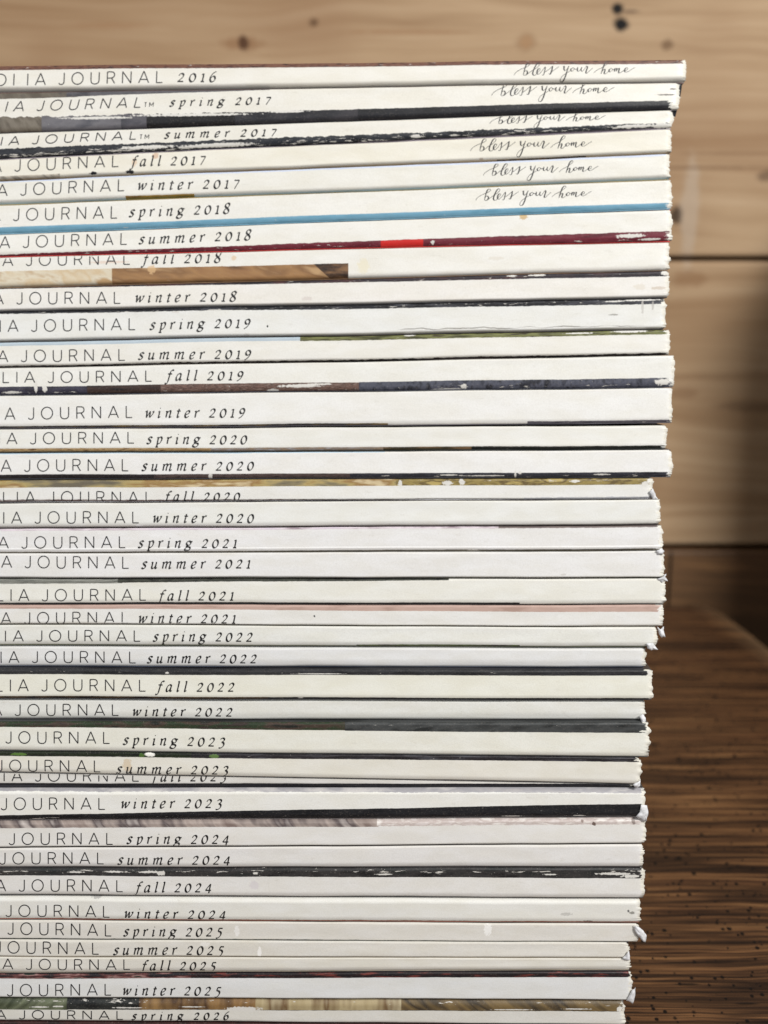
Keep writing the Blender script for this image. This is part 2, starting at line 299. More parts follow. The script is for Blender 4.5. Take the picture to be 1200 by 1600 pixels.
def ribbon(path, wf):
    """list of (left, right) pairs down a pen stroke"""
    out = []
    for i, p in enumerate(path):
        a = path[max(0, i - 1)]; b = path[min(len(path) - 1, i + 1)]
        dx, dy = b[0] - a[0], b[1] - a[1]; L = math.hypot(dx, dy) or 1e-6
        h = wf(dx / L, dy / L, i / (len(path) - 1)) * 0.5
        out.append(((p[0] - dy / L * h, p[1] + dx / L * h), (p[0] + dy / L * h, p[1] - dx / L * h)))
    return out
def nib(thin, thick, ang=38):
    ca, sa = math.cos(R(ang)), math.sin(R(ang))
    return lambda dx, dy, t: max(thin, thick * abs(dx * sa - dy * ca))
def italic(text, x0, x1, y0, y1, slant=0.20, xh=10.6):
    """ribbons in photo pixels, text fitted between x0 and x1"""
    k = xh / 10; sx = k; wd = 0; pos = []
    for c in text:
        if c == ' ': wd += 8.6; continue
        pos.append((c, wd)); wd += IT[c][0] * k + 7.2
    wd -= 7.2; s = (x1 - x0) / (wd + 2.0); res = []
    wf = nib(1.3, 3.4)
    for c, ox in pos:
        for kind, pts in IT[c][1]:
            path = spl(pts, 5) if kind == 'C' else spl(pts, 6)
            path = [(x0 + (ox + (px * k)) * s + py * k * slant, py * k) for px, py in path]
            rb = ribbon(path, wf)
            res.append([((a[0], lerp(y0, y1, (a[0] - x0) / (x1 - x0)) - a[1]), (b[0], lerp(y0, y1, (b[0] - x0) / (x1 - x0)) - b[1])) for a, b in rb])
    return res
def capitals(text, xs, y0, y1, xref, cap=18.0, slant=0.0, s=1.0, drop=None, wgt=1.7):
    """text starts at xs; the baseline passes y0 at xref[0] and y1 at xref[1]"""
    x = xs; res = []; ky = cap / 18
    for n, c in enumerate(text):
        if c == ' ': x += 8.8 * s; continue
        for m, (kind, pts) in enumerate(CA[c][1]):
            if drop and (n, m) in drop: continue
            path = spl(pts, 5 if kind == 'C' else 8) if len(pts) < 20 else pts
            path = [(x + px * s + py * ky * slant, py * ky) for px, py in path]
            bl = lambda X: lerp(y0, y1, (X - xref[0]) / (xref[1] - xref[0]))
            res.append([((a[0], bl(a[0]) - a[1]), (b[0], bl(b[0]) - b[1])) for a, b in ribbon(path, lambda dx, dy, t: wgt)])
        x += (CA[c][0] + 11.75) * s
    return res
def cap_width(text):
    return sum(8.8 if c == ' ' else CA[c][0] + 11.75 for c in text)
def script(x0, x1, y0, y1, squash=1.0):
    s = (x1 - x0) / 1040; res = []
    def wf(dx, dy, t): return 0.75 + 1.35 * max(0.0, -dy) ** 1.4 * min(1, 4 * t + .2, 4 * (1 - t) + .2)
    for st in BB:
        path = [(x0 + (px - 75) * s, -(py - (152 - 32 * (px - 150) / 910)) * s * squash) for px, py in spl(st, 5)]
        res.append([((a[0], lerp(y0, y1, (a[0] - x0) / (x1 - x0)) - a[1]), (b[0], lerp(y0, y1, (b[0] - x0) / (x1 - x0)) - b[1])) for a, b in ribbon(path, wf)])
    return res
def ink(name, c, rough=0.5):
    k = NT(name); tc = k.n('ShaderNodeTexCoord')
    n_ = k.noise(tc.outputs['Object'], 900.0, 2.0)
    k.put(k.b.inputs['Base Color'], k.mix(k.math('MULTIPLY', k.step(n_, 0.4, 0.8), 0.2), lin(c), lin((130, 128, 124))))
    k.b.inputs['Roughness'].default_value = rough; return k.m
INK_D, INK_T, INK_S = ink('black_ink', (14, 14, 16)), ink('thin_black_ink', (28, 28, 31)), ink('script_ink', (26, 26, 29))

# ------------------------------------------------------------------ the magazines
# y of the edges is given in photograph pixels at x = 0 and at the right end
K = (26, 26, 30)
# side, width left, width right, x from, x to, colours, grain, ragged, chips
def B(side, wl, wr, cols, x0=-400, x1=1300, sc=(0.02, 0.1), rag=0.5, chip=0.0, slant=0.0, ms=0.0):
    return dict(ms=ms, side=side, wl=wl, wr=wr, cols=cols, x0=x0, x1=x1, sc=sc, rag=rag, chip=chip, slant=slant)
M = [
 dict(t='2016', fb=9, top=(103, 93), bot=(144, 128.5), xr=1072, J=(92, 132.5, 130), D=(277, 338, 128.5, 128), S=(803, 992, 119, 115.5), rb=8, rt=3, tint=(244, 241, 231), wIL=1,
      bands=[B('t', 7, 6.5, [(78, 48, 42), (120, 82, 66), (60, 40, 38)], sc=(.06, .3), chip=.35)], rec=-.6, label='with thin brown stripe on its upper edge, topmost of the stack'),
 dict(t='spring 2017', top=(145, 129), bot=(207.8, 171), xr=1062, J=(57, 173, 167.5), D=(265, 423, 166, 162), S=(768, 960, 150, 146.5), rb=5, rt=3, tint=(243, 240, 230), cc=8, cap=15.5, sl=.28, tm=1,
      bands=[B('t', 10, -4, [(92, 84, 74), (112, 104, 92), (66, 64, 66)], x1=120, sc=(.03, .02), slant=.6), B('t', 10, -12, [(80, 80, 84), (96, 94, 98), (60, 60, 66)], x0=105, x1=420, sc=(.02, .05)),
             B('b', 24, 12, [(96, 88, 76), (124, 116, 104), (84, 76, 66)], x1=66, sc=(.05, .02), rag=3.4, slant=.5), B('b', 24, 13, [(98, 96, 100), (112, 110, 114), (84, 84, 90)], x0=66, x1=190, sc=(.02, .05), rag=4.2, chip=.1),
             B('b', 24, 13, [(74, 72, 78), (90, 88, 94), (66, 66, 72)], x0=190, x1=230, sc=(.02, .05), rag=4.2), B('b', 23.5, 13, [(24, 23, 25), (34, 33, 35), (26, 25, 26)], x0=230, x1=368, sc=(.02, .05), rag=4.2),
             B('b', 23, 14, [(58, 56, 60), (46, 46, 50), (36, 36, 40)], x0=368, x1=560, sc=(.02, .05), rag=1.6), B('b', 22, 14.5, [(28, 28, 32), (36, 36, 40), (26, 26, 28)], x0=560, x1=1046, sc=(.02, .05), rag=.8)], spots=[(1040, 148, 14, 1.2, (110, 104, 98), 1), (1052, 139, 5, 1.2, (120, 112, 106), 1), (150, 184, 50, 2, (218, 215, 208), 1), (300, 179, 90, 2, (218, 215, 208), 1), (450, 174, 30, 1.6, (218, 215, 208), 1)], label='with wide charcoal band below the lettering'),
 dict(t='summer 2017', top=(208.5, 171.5), bot=(248.4, 200.5), xr=1052, J=(50, 225, 217.5), D=(257, 432, 216, 212.5), S=(765, 946, 193.5, 188.5), rb=5, rt=3, tint=(243, 240, 230), cc=9, cap=13, sl=.22, tm=1, sq=.85,
      bands=[B('b', 16, 9, [(38, 41, 47), (52, 54, 59), (28, 30, 34)], x1=1040, sc=(.03, .05), rag=2.6, chip=.85, slant=.5), B('b', 1, 2.5, [(150, 138, 150), (120, 112, 122)], x0=560, x1=1036)], spots=[(648, 212, 8, 2.4, (218, 215, 208), 1), (340, 227, 60, 3, (218, 215, 208), 1), (230, 230, 40, 3, (218, 215, 208), 1), (990, 197, 30, 2.4, (218, 215, 208), 1), (1035, 196, 16, 4, (218, 215, 208), 1)], label='with chipped dark slate band below the lettering'),
 dict(t='fall 2017', fb=6, top=(249.2, 201.5), bot=(282, 239.6), xr=1050, J=(23, 267.5, 261), D=(204, 321, 260.5, 257.5), S=(735, 925, 236, 231), rb=6, rt=3, tint=(244, 240, 226),
      bands=[B('b', 7, 2, [(170, 160, 146), (196, 188, 172), (84, 78, 72)], x1=92, sc=(.06, .02), slant=1.2), B('b', 2.5, 2, [(60, 48, 44), (30, 28, 28), (150, 120, 90)], x0=778, x1=915, sc=(.08, .1))],
      spots=[(243, 244, 5, 5, (196, 146, 104), .55), (210, 254, 4, 6, (214, 176, 140), .5), (146, 271, 6, 2.2, (30, 30, 34), 1), (203, 269, 7, 2.6, (30, 30, 34), 1), (1145, 240, 4, 3, (200, 180, 150), .5), (752, 248, 3, 2, (170, 150, 130), .6)], label='with small tan stains at the word fall'),
 dict(t='winter 2017', fb=8, top=(283, 240.4), bot=(320, 280), xr=1047, J=(32, 305, 299), D=(214, 374, 298, 294), S=(755, 935, 274, 269), rb=7, rt=3, tint=(243, 241, 232),
      bands=[B('t', 2.5, 3.5, [(196, 204, 222), (206, 214, 230)], rag=.8), B('b', 6, 4, [(150, 116, 44), (172, 136, 54), (128, 96, 40)], x0=197, x1=302, rag=.6)], label='with short mustard strip under the season'),
 dict(t='spring 2018', top=(321, 281), bot=(366, 326), xr=1050, J=(21, 345, 341), D=(202, 359, 339, 333.5), S=(743, 924, 313.5, 308.5), rb=3.5, rt=3, tint=(246, 244, 236), cap=18.5,
      bands=[B('b', 10.5, 10, [(106, 156, 180), (118, 166, 190), (100, 150, 174)], x1=1044, rag=.4, chip=.08)], rec=-.3, label='with sky blue stripe along its lower edge'),
 dict(t='summer 2018', top=(366.8, 327), bot=(401.5, 377), xr=1050, J=(36, 387, 382), D=(217, 392, 381, 375), rb=4, rt=3, tint=(246, 244, 236),
      bands=[B('b', 4, 17, [(100, 34, 46), (114, 44, 56), (88, 28, 40)], x1=1043, rag=1.0, chip=.5), B('b', 4, 17, [(206, 44, 40), (196, 40, 38)], x0=596, x1=660, rag=.6)],
      spots=[(985, 368, 22, 3.2, (218, 215, 208), 1), (1016, 373, 16, 1.6, (218, 215, 208), 1), (676, 379, 3, 3, (218, 215, 208), 1), (818, 339, 6, 4, (196, 160, 96), .8)], label='with wine red stripe broken by a bright red patch'),
 dict(t='fall 2018', top=(402.3, 378), bot=(450, 422), xr=1046, J=(41, 415, 413.5), D=(222, 345, 412.5, 410), rb=5, rt=3, tint=(246, 244, 236),
      bands=[B('b', 26, 22, [(214, 200, 174), (206, 184, 150), (216, 206, 184), (184, 152, 112)], x1=182, sc=(.02, .03), slant=.8, rag=.6, chip=.2), B('b', 26.5, 21, [(182, 148, 108), (134, 100, 68), (160, 122, 82), (144, 106, 72), (104, 76, 54)], x0=176, x1=522, sc=(.010, .02), slant=1.5, chip=.12), B('b', 26, 22, [(128, 96, 66), (84, 62, 46), (50, 40, 34)], x0=518, x1=543, sc=(.03, .12), slant=1, ms=1.1)],
      spots=[(237, 421, 6, 7, (214, 178, 132), .7), (365, 403, 4, 3.5, (218, 190, 156), .7), (568, 416, 9, 11, (226, 218, 192), .7), (170, 410, 30, 2, (220, 190, 170), .5), (775, 404, 12, 3, (214, 206, 192), .5)], label='with tan photo strip ending halfway along'),
 dict(t='winter 2018', fb=5, top=(450.6, 422.6), bot=(486.5, 465), xr=1046, J=(26, 475, 474), D=(210, 369, 472.5, 471), rb=5, rt=3, tint=(246, 243, 236),
      bands=[B('t', 1, 8.5, [(36, 34, 40), (50, 44, 50), (80, 52, 52)], x1=1040, rag=.6, chip=.35)], spots=[(840, 430, 14, 1.4, (218, 215, 208), 1), (800, 431, 8, 1.2, (218, 215, 208), 1), (1040, 426, 8, 4, (218, 215, 208), 1), (1030, 450, 14, 2.5, (200, 186, 170), .7), (1000, 448, 10, 5, (216, 208, 194), .6), (480, 466, 9, 3, (206, 196, 190), .6)], rec=.2, label='with thin black stripe above and scuffs at the right end'),
 dict(t='spring 2019', fb=6, top=(487.5, 466), bot=(534, 515), xr=1040, J=(49, 517.5, 515), D=(234, 391, 515, 512.5), rb=6, rt=3, tint=(243, 243, 238),
      bands=[B('t', 3, 9, [(32, 33, 40), (24, 24, 28), (66, 67, 74)], x1=1036, rag=1, chip=.5)], spots=[(1000, 469, 30, 1.2, (218, 215, 208), 1), (960, 471, 16, 1, (218, 215, 208), 1), (275, 488, 6, 1.5, (218, 215, 208), 1), (418, 510, 1.6, 1.6, (40, 40, 40), 1), (1004, 480, 2, 12, (190, 186, 180), .7), (958, 492, 7, 1.4, (150, 146, 140), .8), (1020, 478, 2, 7, (180, 176, 170), .7), (385, 524, 5, 3, (200, 196, 190), .6)],
      crease=(618, 1015, 41, 44), label='with long wrinkle under the right half'),
 dict(t='summer 2019', fb=6, top=(534.8, 515.6), bot=(574.5, 555), xr=1047, J=(33, 565, 563), D=(216, 392, 561.8, 560.8), rb=6, rt=3, tint=(245, 243, 235),
      bands=[B('t', 5.5, 6, [(186, 198, 206), (176, 190, 200)], x1=470, rag=.4), B('t', 6, 7, [(66, 66, 40), (92, 92, 60), (124, 126, 78), (58, 50, 36)], x0=470, x1=1038, sc=(.03, .25), rag=.8, chip=.15), B('b', 2.4, 3.2, [(48, 34, 28), (40, 30, 26), (30, 24, 22)], x1=1040, rag=1.6)], spots=[(985, 518, 26, 2.2, (218, 215, 208), 1), (905, 521, 22, 1.2, (218, 215, 208), 1), (640, 524, 8, 1, (218, 215, 208), 1)], label='with grassy green strip above its right half'),
 dict(t='fall 2019', top=(575.2, 555.8), bot=(618, 605.5), xr=1054, J=(75, 597.5, 596), D=(259, 380, 595, 594), rb=4, rt=3, tint=(246, 245, 238), gapL=1, cap=17,
      bands=[B('b', 13.5, 15, [(48, 46, 58), (64, 62, 76), (40, 38, 46)], x1=137, rag=.5, chip=.45), B('b', 14, 15, [(46, 38, 36), (66, 50, 44), (34, 30, 30)], x0=137, x1=252, rag=.5, chip=.25), B('b', 14, 15, [(88, 68, 60), (124, 98, 88), (66, 50, 44), (140, 118, 108)], x0=252, x1=562, sc=(.08, .5), rag=.5, chip=.35), B('b', 15, 15, [(58, 60, 70), (86, 88, 100), (44, 45, 52)], x0=562, x1=1044, sc=(.09, .06), rag=.5, chip=.4)], spots=[(725, 604, 5, 4, (218, 215, 208), 1), (700, 608, 22, 1.4, (218, 215, 208), 1), (470, 603, 34, 2.6, (218, 215, 208), 1), (500, 600, 20, 1.4, (218, 215, 208), 1), (426, 610, 10, 1.5, (218, 215, 208), 1), (56, 604, 2.5, 8, (218, 215, 208), 1), (70, 607, 4, 6, (218, 215, 208), 1), (20, 613, 14, 2, (218, 215, 208), 1), (1036, 597, 12, 5, (218, 215, 208), 1), (820, 608, 16, 1.2, (218, 215, 208), 1)], label='with chipped slate and brown strip below'),
 dict(t='winter 2019', top=(618.6, 606.3), bot=(670, 661.5), xr=1050, J=(45, 655, 652.5), D=(226, 383, 652.5, 651.5), rb=3.5, rt=2.5, tint=(248, 247, 242), cap=18.5,
      bands=[B('b', 4, 4.4, [(40, 38, 42), (60, 56, 54), (130, 106, 50)], x1=605, sc=(.02, .1), chip=.15), B('b', 4, 5.5, [(72, 68, 76), (92, 88, 96), (60, 58, 66)], x0=825, x1=1046, rag=.6, chip=.4)], rec=-.5, label='thickest spine, grey strip only at the lower right'),
 dict(t='spring 2020', top=(671, 665), bot=(708, 702), xr=1042, J=(47, 694, 693), D=(229, 386, 693.5, 693.5), rb=3.5, rt=3, tint=(246, 245, 238), cap=17.5,
      bands=[B('b', 6.5, 6, [(150, 116, 76), (196, 166, 120), (110, 78, 50)], x1=330, sc=(.07, .5), rag=.5), B('b', 6.5, 6, [(172, 146, 120), (140, 124, 110), (180, 176, 178)], x0=330, x1=600, sc=(.06, .5), rag=.5), B('b', 6.5, 6, [(128, 100, 70), (70, 62, 44), (48, 44, 32)], x0=600, x1=740, sc=(.03, .2), rag=.5), B('b', 6.5, 6, [(28, 32, 28), (44, 44, 40), (24, 24, 26)], x0=738, x1=1034, rag=.5, chip=.15)], rec=.3, label='with sandy strip turning black at its right'),
 dict(t='summer 2020', top=(708.7, 702.7), bot=(749.5, 746), xr=1050, J=(39, 736.5, 735.5), D=(222, 397, 735, 734.5), rb=4, rt=2.5, tint=(248, 247, 243),
      bands=[B('t', 1.4, 1.2, [(170, 196, 214), (190, 210, 224)], x1=600), B('b', 8, 9, [(34, 32, 34), (48, 44, 46), (30, 28, 30)], x1=242, rag=.4, chip=.1), B('b', 8, 9, [(70, 58, 58), (92, 78, 74), (46, 40, 42)], x0=242, x1=548, sc=(.08, .5), rag=.4, chip=.1), B('b', 8, 9, [(42, 44, 53), (56, 57, 65), (34, 34, 40)], x0=548, x1=1040, rag=.5, chip=.4)], rec=-.5, spots=[(805, 741, 1.6, 6, (218, 215, 208), 1), (812, 738, 3, 2, (218, 215, 208), 1), (700, 742, 14, 1.2, (218, 215, 208), 1), (760, 743, 30, 1, (218, 215, 208), 1), (940, 741, 14, 1.2, (218, 215, 208), 1), (329, 744, 3, 5, (218, 215, 208), 1)], label='with scratched dark navy strip below'),
 dict(t='fall 2020', fb=4, top=(750.2, 746.6), bot=(786, 780.5), xr=1020, J=(75, 786.8, 786.4), D=(256, 375, 783, 783), rb=3, rt=4, tint=(243, 242, 237), cap=18, dxh=10, up=1,
      bands=[B('t', 12.5, 11, [(108, 100, 84), (140, 128, 96), (176, 156, 104), (150, 118, 74), (206, 188, 150)], x1=620, sc=(.014, .06), rag=.3), B('t', 12, 11, [(120, 104, 60), (156, 138, 84), (96, 80, 52), (180, 160, 100)], x0=620, x1=1013, sc=(.03, .12), rag=.3, chip=.35), B('b', 5, 0, [(130, 112, 108), (104, 88, 86), (160, 150, 146)], x1=820, sc=(.02, .2), rag=1.2, chip=.55), B('b', 3, 4, [(206, 206, 208), (190, 190, 194)], x0=820, rag=2)], rec=.6, spots=[(625, 756, 3, 5, (218, 215, 208), 1), (700, 755, 8, 3.4, (218, 215, 208), 1), (722, 754, 4, 5, (218, 215, 208), 1), (900, 752, 8, 2, (218, 215, 208), 1), (1008, 757, 6, 4, (218, 215, 208), 1)], label='with olive and gold strip above, lettering cut at its foot'),
 dict(t='winter 2020', top=(786.7, 781.2), bot=(825.5, 820.5), xr=1032, J=(55, 817.5, 817), D=(238, 397, 816.5, 816.5), rb=4, rt=2.5, tint=(245, 245, 239), spots=[(218, 822, 5, 2, (250, 250, 250), .8)],
      bands=[B('b', .8, 1.6, [(60, 52, 52), (90, 78, 78)], x0=700)], rec=-.3, label='plain cream spine with torn right end, no colour strip'),
 dict(t='spring 2021', top=(826.5, 821.5), bot=(865, 860), xr=1035, J=(34, 857, 856), D=(216, 371, 856, 856), rb=3, rt=2.5, tint=(246, 245, 243),
      bands=[B('t', 3.2, 2.5, [(206, 192, 206), (220, 208, 214), (150, 132, 140)], x1=780, rag=.8), B('t', 3, 2.5, [(104, 92, 92), (120, 108, 104)], x0=780, x1=1028, rag=.8), B('b', 1.5, 3, [(70, 64, 52), (40, 38, 36), (96, 88, 70)], x1=1026, rag=.5, chip=.15)], spots=[(740, 861, 9, 2, (238, 236, 230), 1)], label='with pale lilac hairline above the lettering'),
 dict(t='summer 2021', fb=4, top=(865.6, 861), bot=(904, 904), xr=1038, J=(39, 887.5, 888), D=(221, 392, 888.5, 888.5), rb=4, rt=3, tint=(245, 244, 241),
      bands=[B('b', 1, 1.6, [(110, 110, 90), (50, 50, 46)], x0=450, x1=1026)], spots=[(880, 898, 5, 1.4, (200, 196, 190), .7)], label='plain spine, torn tuft at right'),
 dict(t='fall 2021', top=(904.8, 904.8), bot=(944.5, 945.5), xr=1040, J=(66, 938.5, 938.5), D=(247, 366, 938.5, 938.5), rb=3, rt=3, tint=(246, 245, 236),
      bands=[B('t', 7.5, 0, [(60, 60, 56), (150, 150, 142), (84, 86, 80), (180, 180, 172)], x1=190, sc=(.012, .5), slant=4), B('t', 6.5, 0, [(34, 34, 32), (64, 66, 58), (40, 40, 36)], x0=185, x1=700, sc=(.05, .3)), B('b', 3, 4, [(22, 22, 24), (30, 30, 32)], x1=811, rag=.3)], label='with thin black line below ending near the right'),
 dict(t='winter 2021', fb=2, top=(945.3, 946.2), bot=(975.5, 980), xr=1037, J=(38, 974.8, 975), D=(215, 369, 974.2, 974.5), rb=4, rt=3, tint=(244, 243, 238),
      bands=[B('t', 5.5, 11, [(186, 158, 146), (194, 166, 154), (174, 146, 134)], x1=1030, rag=.4)], spots=[(491, 963, 1.6, 1.6, (90, 90, 90), 1)], rec=.2, up=1, label='with dusty pink strip above, lettering cut at its foot'),
 dict(t='spring 2022', top=(976.5, 980.8), bot=(1008.7, 1012), xr=1027, J=(57, 1002.5, 1002.5), D=(239, 395, 1002.5, 1002.5), rb=2.5, rt=3, tint=(243, 243, 236), cap=17,
      bands=[B('b', 2.6, 3.6, [(56, 60, 40), (104, 124, 62), (80, 70, 76), (40, 38, 40)], x0=558, x1=811, sc=(.05, .4), rag=.4)], label='with short leafy green strip low on the middle'),
 dict(t='summer 2022', fb=14, fs=.28, ft=5, top=(1009.5, 1013), bot=(1044, 1045), xr=1010, J=(49, 1037.5, 1037.5), D=(229, 401, 1037.5, 1037.5), rb=5, rt=5, tint=(240, 240, 238), rec=.9, label='plain greyish white spine set back under its neighbour'),
 dict(t='fall 2022', top=(1044.8, 1045.8), bot=(1091.5, 1094), xr=1019, J=(66, 1079, 1079), D=(245, 367, 1079, 1079), rb=3, rt=4, tint=(247, 246, 237),
      bands=[B('t', 8, 9, [(34, 34, 36), (48, 48, 50), (30, 30, 32)], x1=1009, rag=.4, chip=.1), B('b', 5, 3.6, [(36, 30, 30), (90, 72, 50), (30, 28, 30)], x1=420, sc=(.03, .2), rag=.4), B('b', 4.5, 3.6, [(28, 27, 30), (38, 36, 38)], x0=420, x1=1012, rag=.4, chip=.05)], rec=-.7, spots=[(262, 1050, 3, 1.4, (218, 215, 208), 1), (500, 1052, 40, 0.6, (218, 215, 208), 1), (1015, 1050, 4, 6, (218, 215, 208), 1), (470, 1090, 5, 0.8, (218, 215, 208), 1)], label='framed by black lines above and below'),
 dict(t='winter 2022', fb=14, fs=.28, ft=5, top=(1092.3, 1095), bot=(1126.5, 1127.5), xr=1008, J=(22, 1120, 1120.5), D=(205, 363, 1121, 1121), rb=5, rt=5, tint=(241, 241, 238), rec=.9, label='plain greyish spine between black lines, white right tip'),
 dict(t='spring 2023', top=(1127.3, 1128.3), bot=(1172.5, 1183), xr=1014, J=(10, 1160, 1161), D=(193, 352, 1162.5, 1165), rb=3, rt=4, tint=(246, 245, 238),
      bands=[B('t', 7.5, 16, [(52, 42, 38), (40, 56, 36), (70, 56, 48), (34, 36, 32)], x1=540, sc=(.02, .1), rag=.4), B('t', 9, 16, [(48, 50, 50), (70, 72, 72), (40, 42, 42)], x0=540, x1=1005, sc=(.018, .05), rag=.4, chip=.06, slant=-1.5)], rec=-.7, label='with widening charcoal strip above'),
 dict(t='summer 2023', top=(1173.2, 1183.8), bot=(1207.5, 1226.5), xr=1001, J=(-5, 1205, 1206), D=(182, 357, 1208.5, 1210), rb=3, rt=3, tint=(243, 240, 233),
      bands=[B('t', 7.5, 7, [(22, 24, 22), (36, 44, 28), (26, 26, 26)], x1=300, sc=(.03, .2), rag=.5, chip=.12), B('t', 7.5, 7, [(26, 25, 27), (40, 36, 40), (70, 70, 76)], x0=300, x1=994, sc=(.02, .2), rag=.5, chip=.05)],
      spots=[(199, 1196, 7, 10, (206, 184, 152), .65), (234, 1179, 8, 3, (240, 238, 230), 1), (30, 1178, 12, 2.4, (96, 130, 60), .8), (222, 1180, 5, 3, (80, 112, 50), .8), (335, 1181, 8, 3, (100, 130, 70), .8)], rec=-.2, label='with brown stain on the letter u'),
 dict(t='fall 2023', top=(1208, 1227.2), bot=(1232, 1231.5), xr=990, J=(54, 1222.5, 1222.5), D=(236, 353, 1222.5, 1222.5), rb=2, rt=2, tint=(236, 234, 232), clip=(1, 99),
      bands=[B('b', 6.5, 4.5, [(22, 22, 28), (30, 30, 36)], rag=.3)], rec=.9, label='a sliver half hidden, letter tops cut off'),
 dict(t='winter 2023', ft=9, top=(1232.6, 1232.2), bot=(1282.5, 1278), xr=1008, J=(2, 1265, 1264), D=(188, 347, 1262.5, 1262.5), rb=4, rt=8, tint=(247, 246, 243),
      bands=[B('t', 4.5, 7, [(176, 172, 172), (160, 158, 162), (196, 192, 190)], rag=1.2), B('b', 9, 22.5, [(24, 25, 28), (34, 35, 38), (22, 22, 25)], x1=1001, rag=.4, chip=.12)], spots=[(800, 1276, 16, 1.2, (218, 215, 208), 1), (905, 1275, 10, 1, (218, 215, 208), 1), (60, 1280, 12, 1, (218, 215, 208), 1), (330, 1280, 8, 1, (218, 215, 208), 1)], label='black band widening rightward'),  # the grey top band paints the shade under the magazine above
 dict(t='spring 2024', fb=1, ft=6, top=(1283.2, 1278.8), bot=(1325, 1319), xr=1009, J=(14, 1320, 1320), D=(198, 358, 1318.6, 1318.6), rb=4, rt=6, tint=(243, 241, 240),
      bands=[B('t', 11, 11, [(128, 112, 106), (172, 158, 150), (92, 82, 82), (196, 186, 180)], x1=590, sc=(.022, .012), rag=.5, slant=.8), B('t', 10, 10, [(214, 204, 200), (190, 176, 170), (232, 226, 220)], x0=590, sc=(.05, .2), rag=1.5)],
      spots=[(928, 1288, 3, 3, (90, 70, 60), .9), (526, 1325, 4, 2, (110, 84, 66), .9), (910, 1284, 2, 2, (120, 100, 90), .8), (990, 1284, 3, 5, (110, 96, 90), .7)], label='with blurred brown strip above fading to the right'),
 dict(t='summer 2024', top=(1325.7, 1319.7), bot=(1356, 1355.5), xr=1005, J=(0, 1350, 1350), D=(184, 360, 1350.5, 1350.5), rb=2.5, rt=3, tint=(241, 239, 239), spots=[(888, 1340, 3, 8, (225, 223, 220), .8)], rec=-.2, label='plain pale spine pressed tight below a blurred one'),
 dict(t='fall 2024', top=(1356.8, 1356.3), bot=(1399.5, 1404.5), xr=1007, J=(30, 1392.5, 1393), D=(211, 331, 1393.5, 1393.5), rb=3, rt=5, tint=(243, 241, 240),
      bands=[B('t', 11, 16, [(40, 42, 42), (56, 54, 54), (30, 30, 31)], x1=1000, sc=(.02, .1), rag=.4, chip=.6)], spots=[(235, 1362, 20, 1.6, (218, 215, 208), 1), (252, 1364, 6, 3.4, (218, 215, 208), 1), (180, 1362, 12, 1.4, (218, 215, 208), 1), (400, 1364, 4, 2, (218, 215, 208), 1), (960, 1365, 26, 2, (218, 215, 208), 1), (985, 1369, 14, 2.4, (218, 215, 208), 1), (600, 1366, 12, 1.2, (218, 215, 208), 1), (120, 1363, 14, 1.2, (218, 215, 208), 1), (860, 1366, 10, 1, (218, 215, 208), 1), (397, 1383, 7, 6, (214, 208, 210), .7)], rec=-.2, label='with flaking black strip above'),
 dict(t='winter 2024', ft=9, top=(1400.2, 1405.3), bot=(1438, 1443.5), xr=1001, J=(9, 1432.5, 1434), D=(193, 353, 1435, 1436.5), rb=3, rt=6, tint=(243, 242, 239),
      bands=[B('b', 2.4, 2, [(120, 72, 60), (190, 150, 130), (60, 40, 40)], x1=988, rag=1.4)], spots=[(885, 1429, 9, 2.6, (190, 188, 182), .8), (920, 1441, 8, 1.8, (60, 60, 60), .8), (982, 1424, 2, 2, (90, 90, 90), .9), (988, 1427, 5, 2, (120, 118, 112), .8), (150, 1402, 8, 4, (150, 148, 146), .6)], label='with dirty scuffs at lower right'),
 dict(t='spring 2025', top=(1438.6, 1444.3), bot=(1468, 1472.5), xr=999, J=(12, 1460, 1462.5), D=(193, 347, 1462.6, 1463.6), fb=1, rb=3, rt=3, tint=(237, 234, 230),
      bands=[B('b', 2.2, 1.2, [(40, 50, 46), (80, 100, 92)], x1=1000, rag=.8)], spots=[(762, 1452, 6, 9, (250, 249, 246), .7), (370, 1455, 4, 8, (246, 244, 242), .6)], rec=.1, label='creased, with curled white paper tip at right'),
 dict(t='summer 2025', top=(1468.7, 1473.2), bot=(1495, 1496.8), xr=984, J=(-8, 1489, 1491), fb=1, D=(177, 349, 1491.8, 1492.6), rb=3, rt=3, tint=(238, 235, 230), rec=.1, spots=[(405, 1488, 3, 9, (250, 248, 244), .8), (320, 1476, 8, 4, (246, 244, 240), .5)], label='narrow creased greyish spine, shorter than those above'),
 dict(t='fall 2025', top=(1495.6, 1497.4), bot=(1521, 1516.5), xr=985, J=(41, 1514.5, 1515), D=(220, 337, 1516.5, 1516.5), rb=3, rt=2, tint=(240, 237, 231), cap=16.5, label='narrow plain spine pressed below a creased one'),
 dict(t='winter 2025', top=(1521.8, 1517.2), bot=(1558, 1561.5), xr=987, J=(12, 1555, 1554), D=(191, 345, 1554, 1554.6), fb=1, rb=3, rt=3, tint=(240, 241, 243),
      bands=[B('t', 6.5, 8, [(34, 32, 36), (44, 36, 38), (96, 54, 52), (150, 116, 112), (38, 50, 40)], x1=300, sc=(.03, .2), rag=.4), B('t', 6.5, 8, [(28, 26, 30), (34, 28, 30), (42, 30, 32), (110, 52, 46)], x0=300, x1=984, sc=(.03, .2), rag=.4)], rec=-.4, label='bluish white spine under a red flecked strip'),
 dict(t='spring 2026', ft=12, top=(1558.8, 1562.3), bot=(1595, 1603), xr=976, J=(30, 1592, 1593), D=(206, 358, 1593.5, 1594), rb=4, rt=7, tint=(234, 232, 228), cap=13, dxh=8.4, fb=1, up=1,
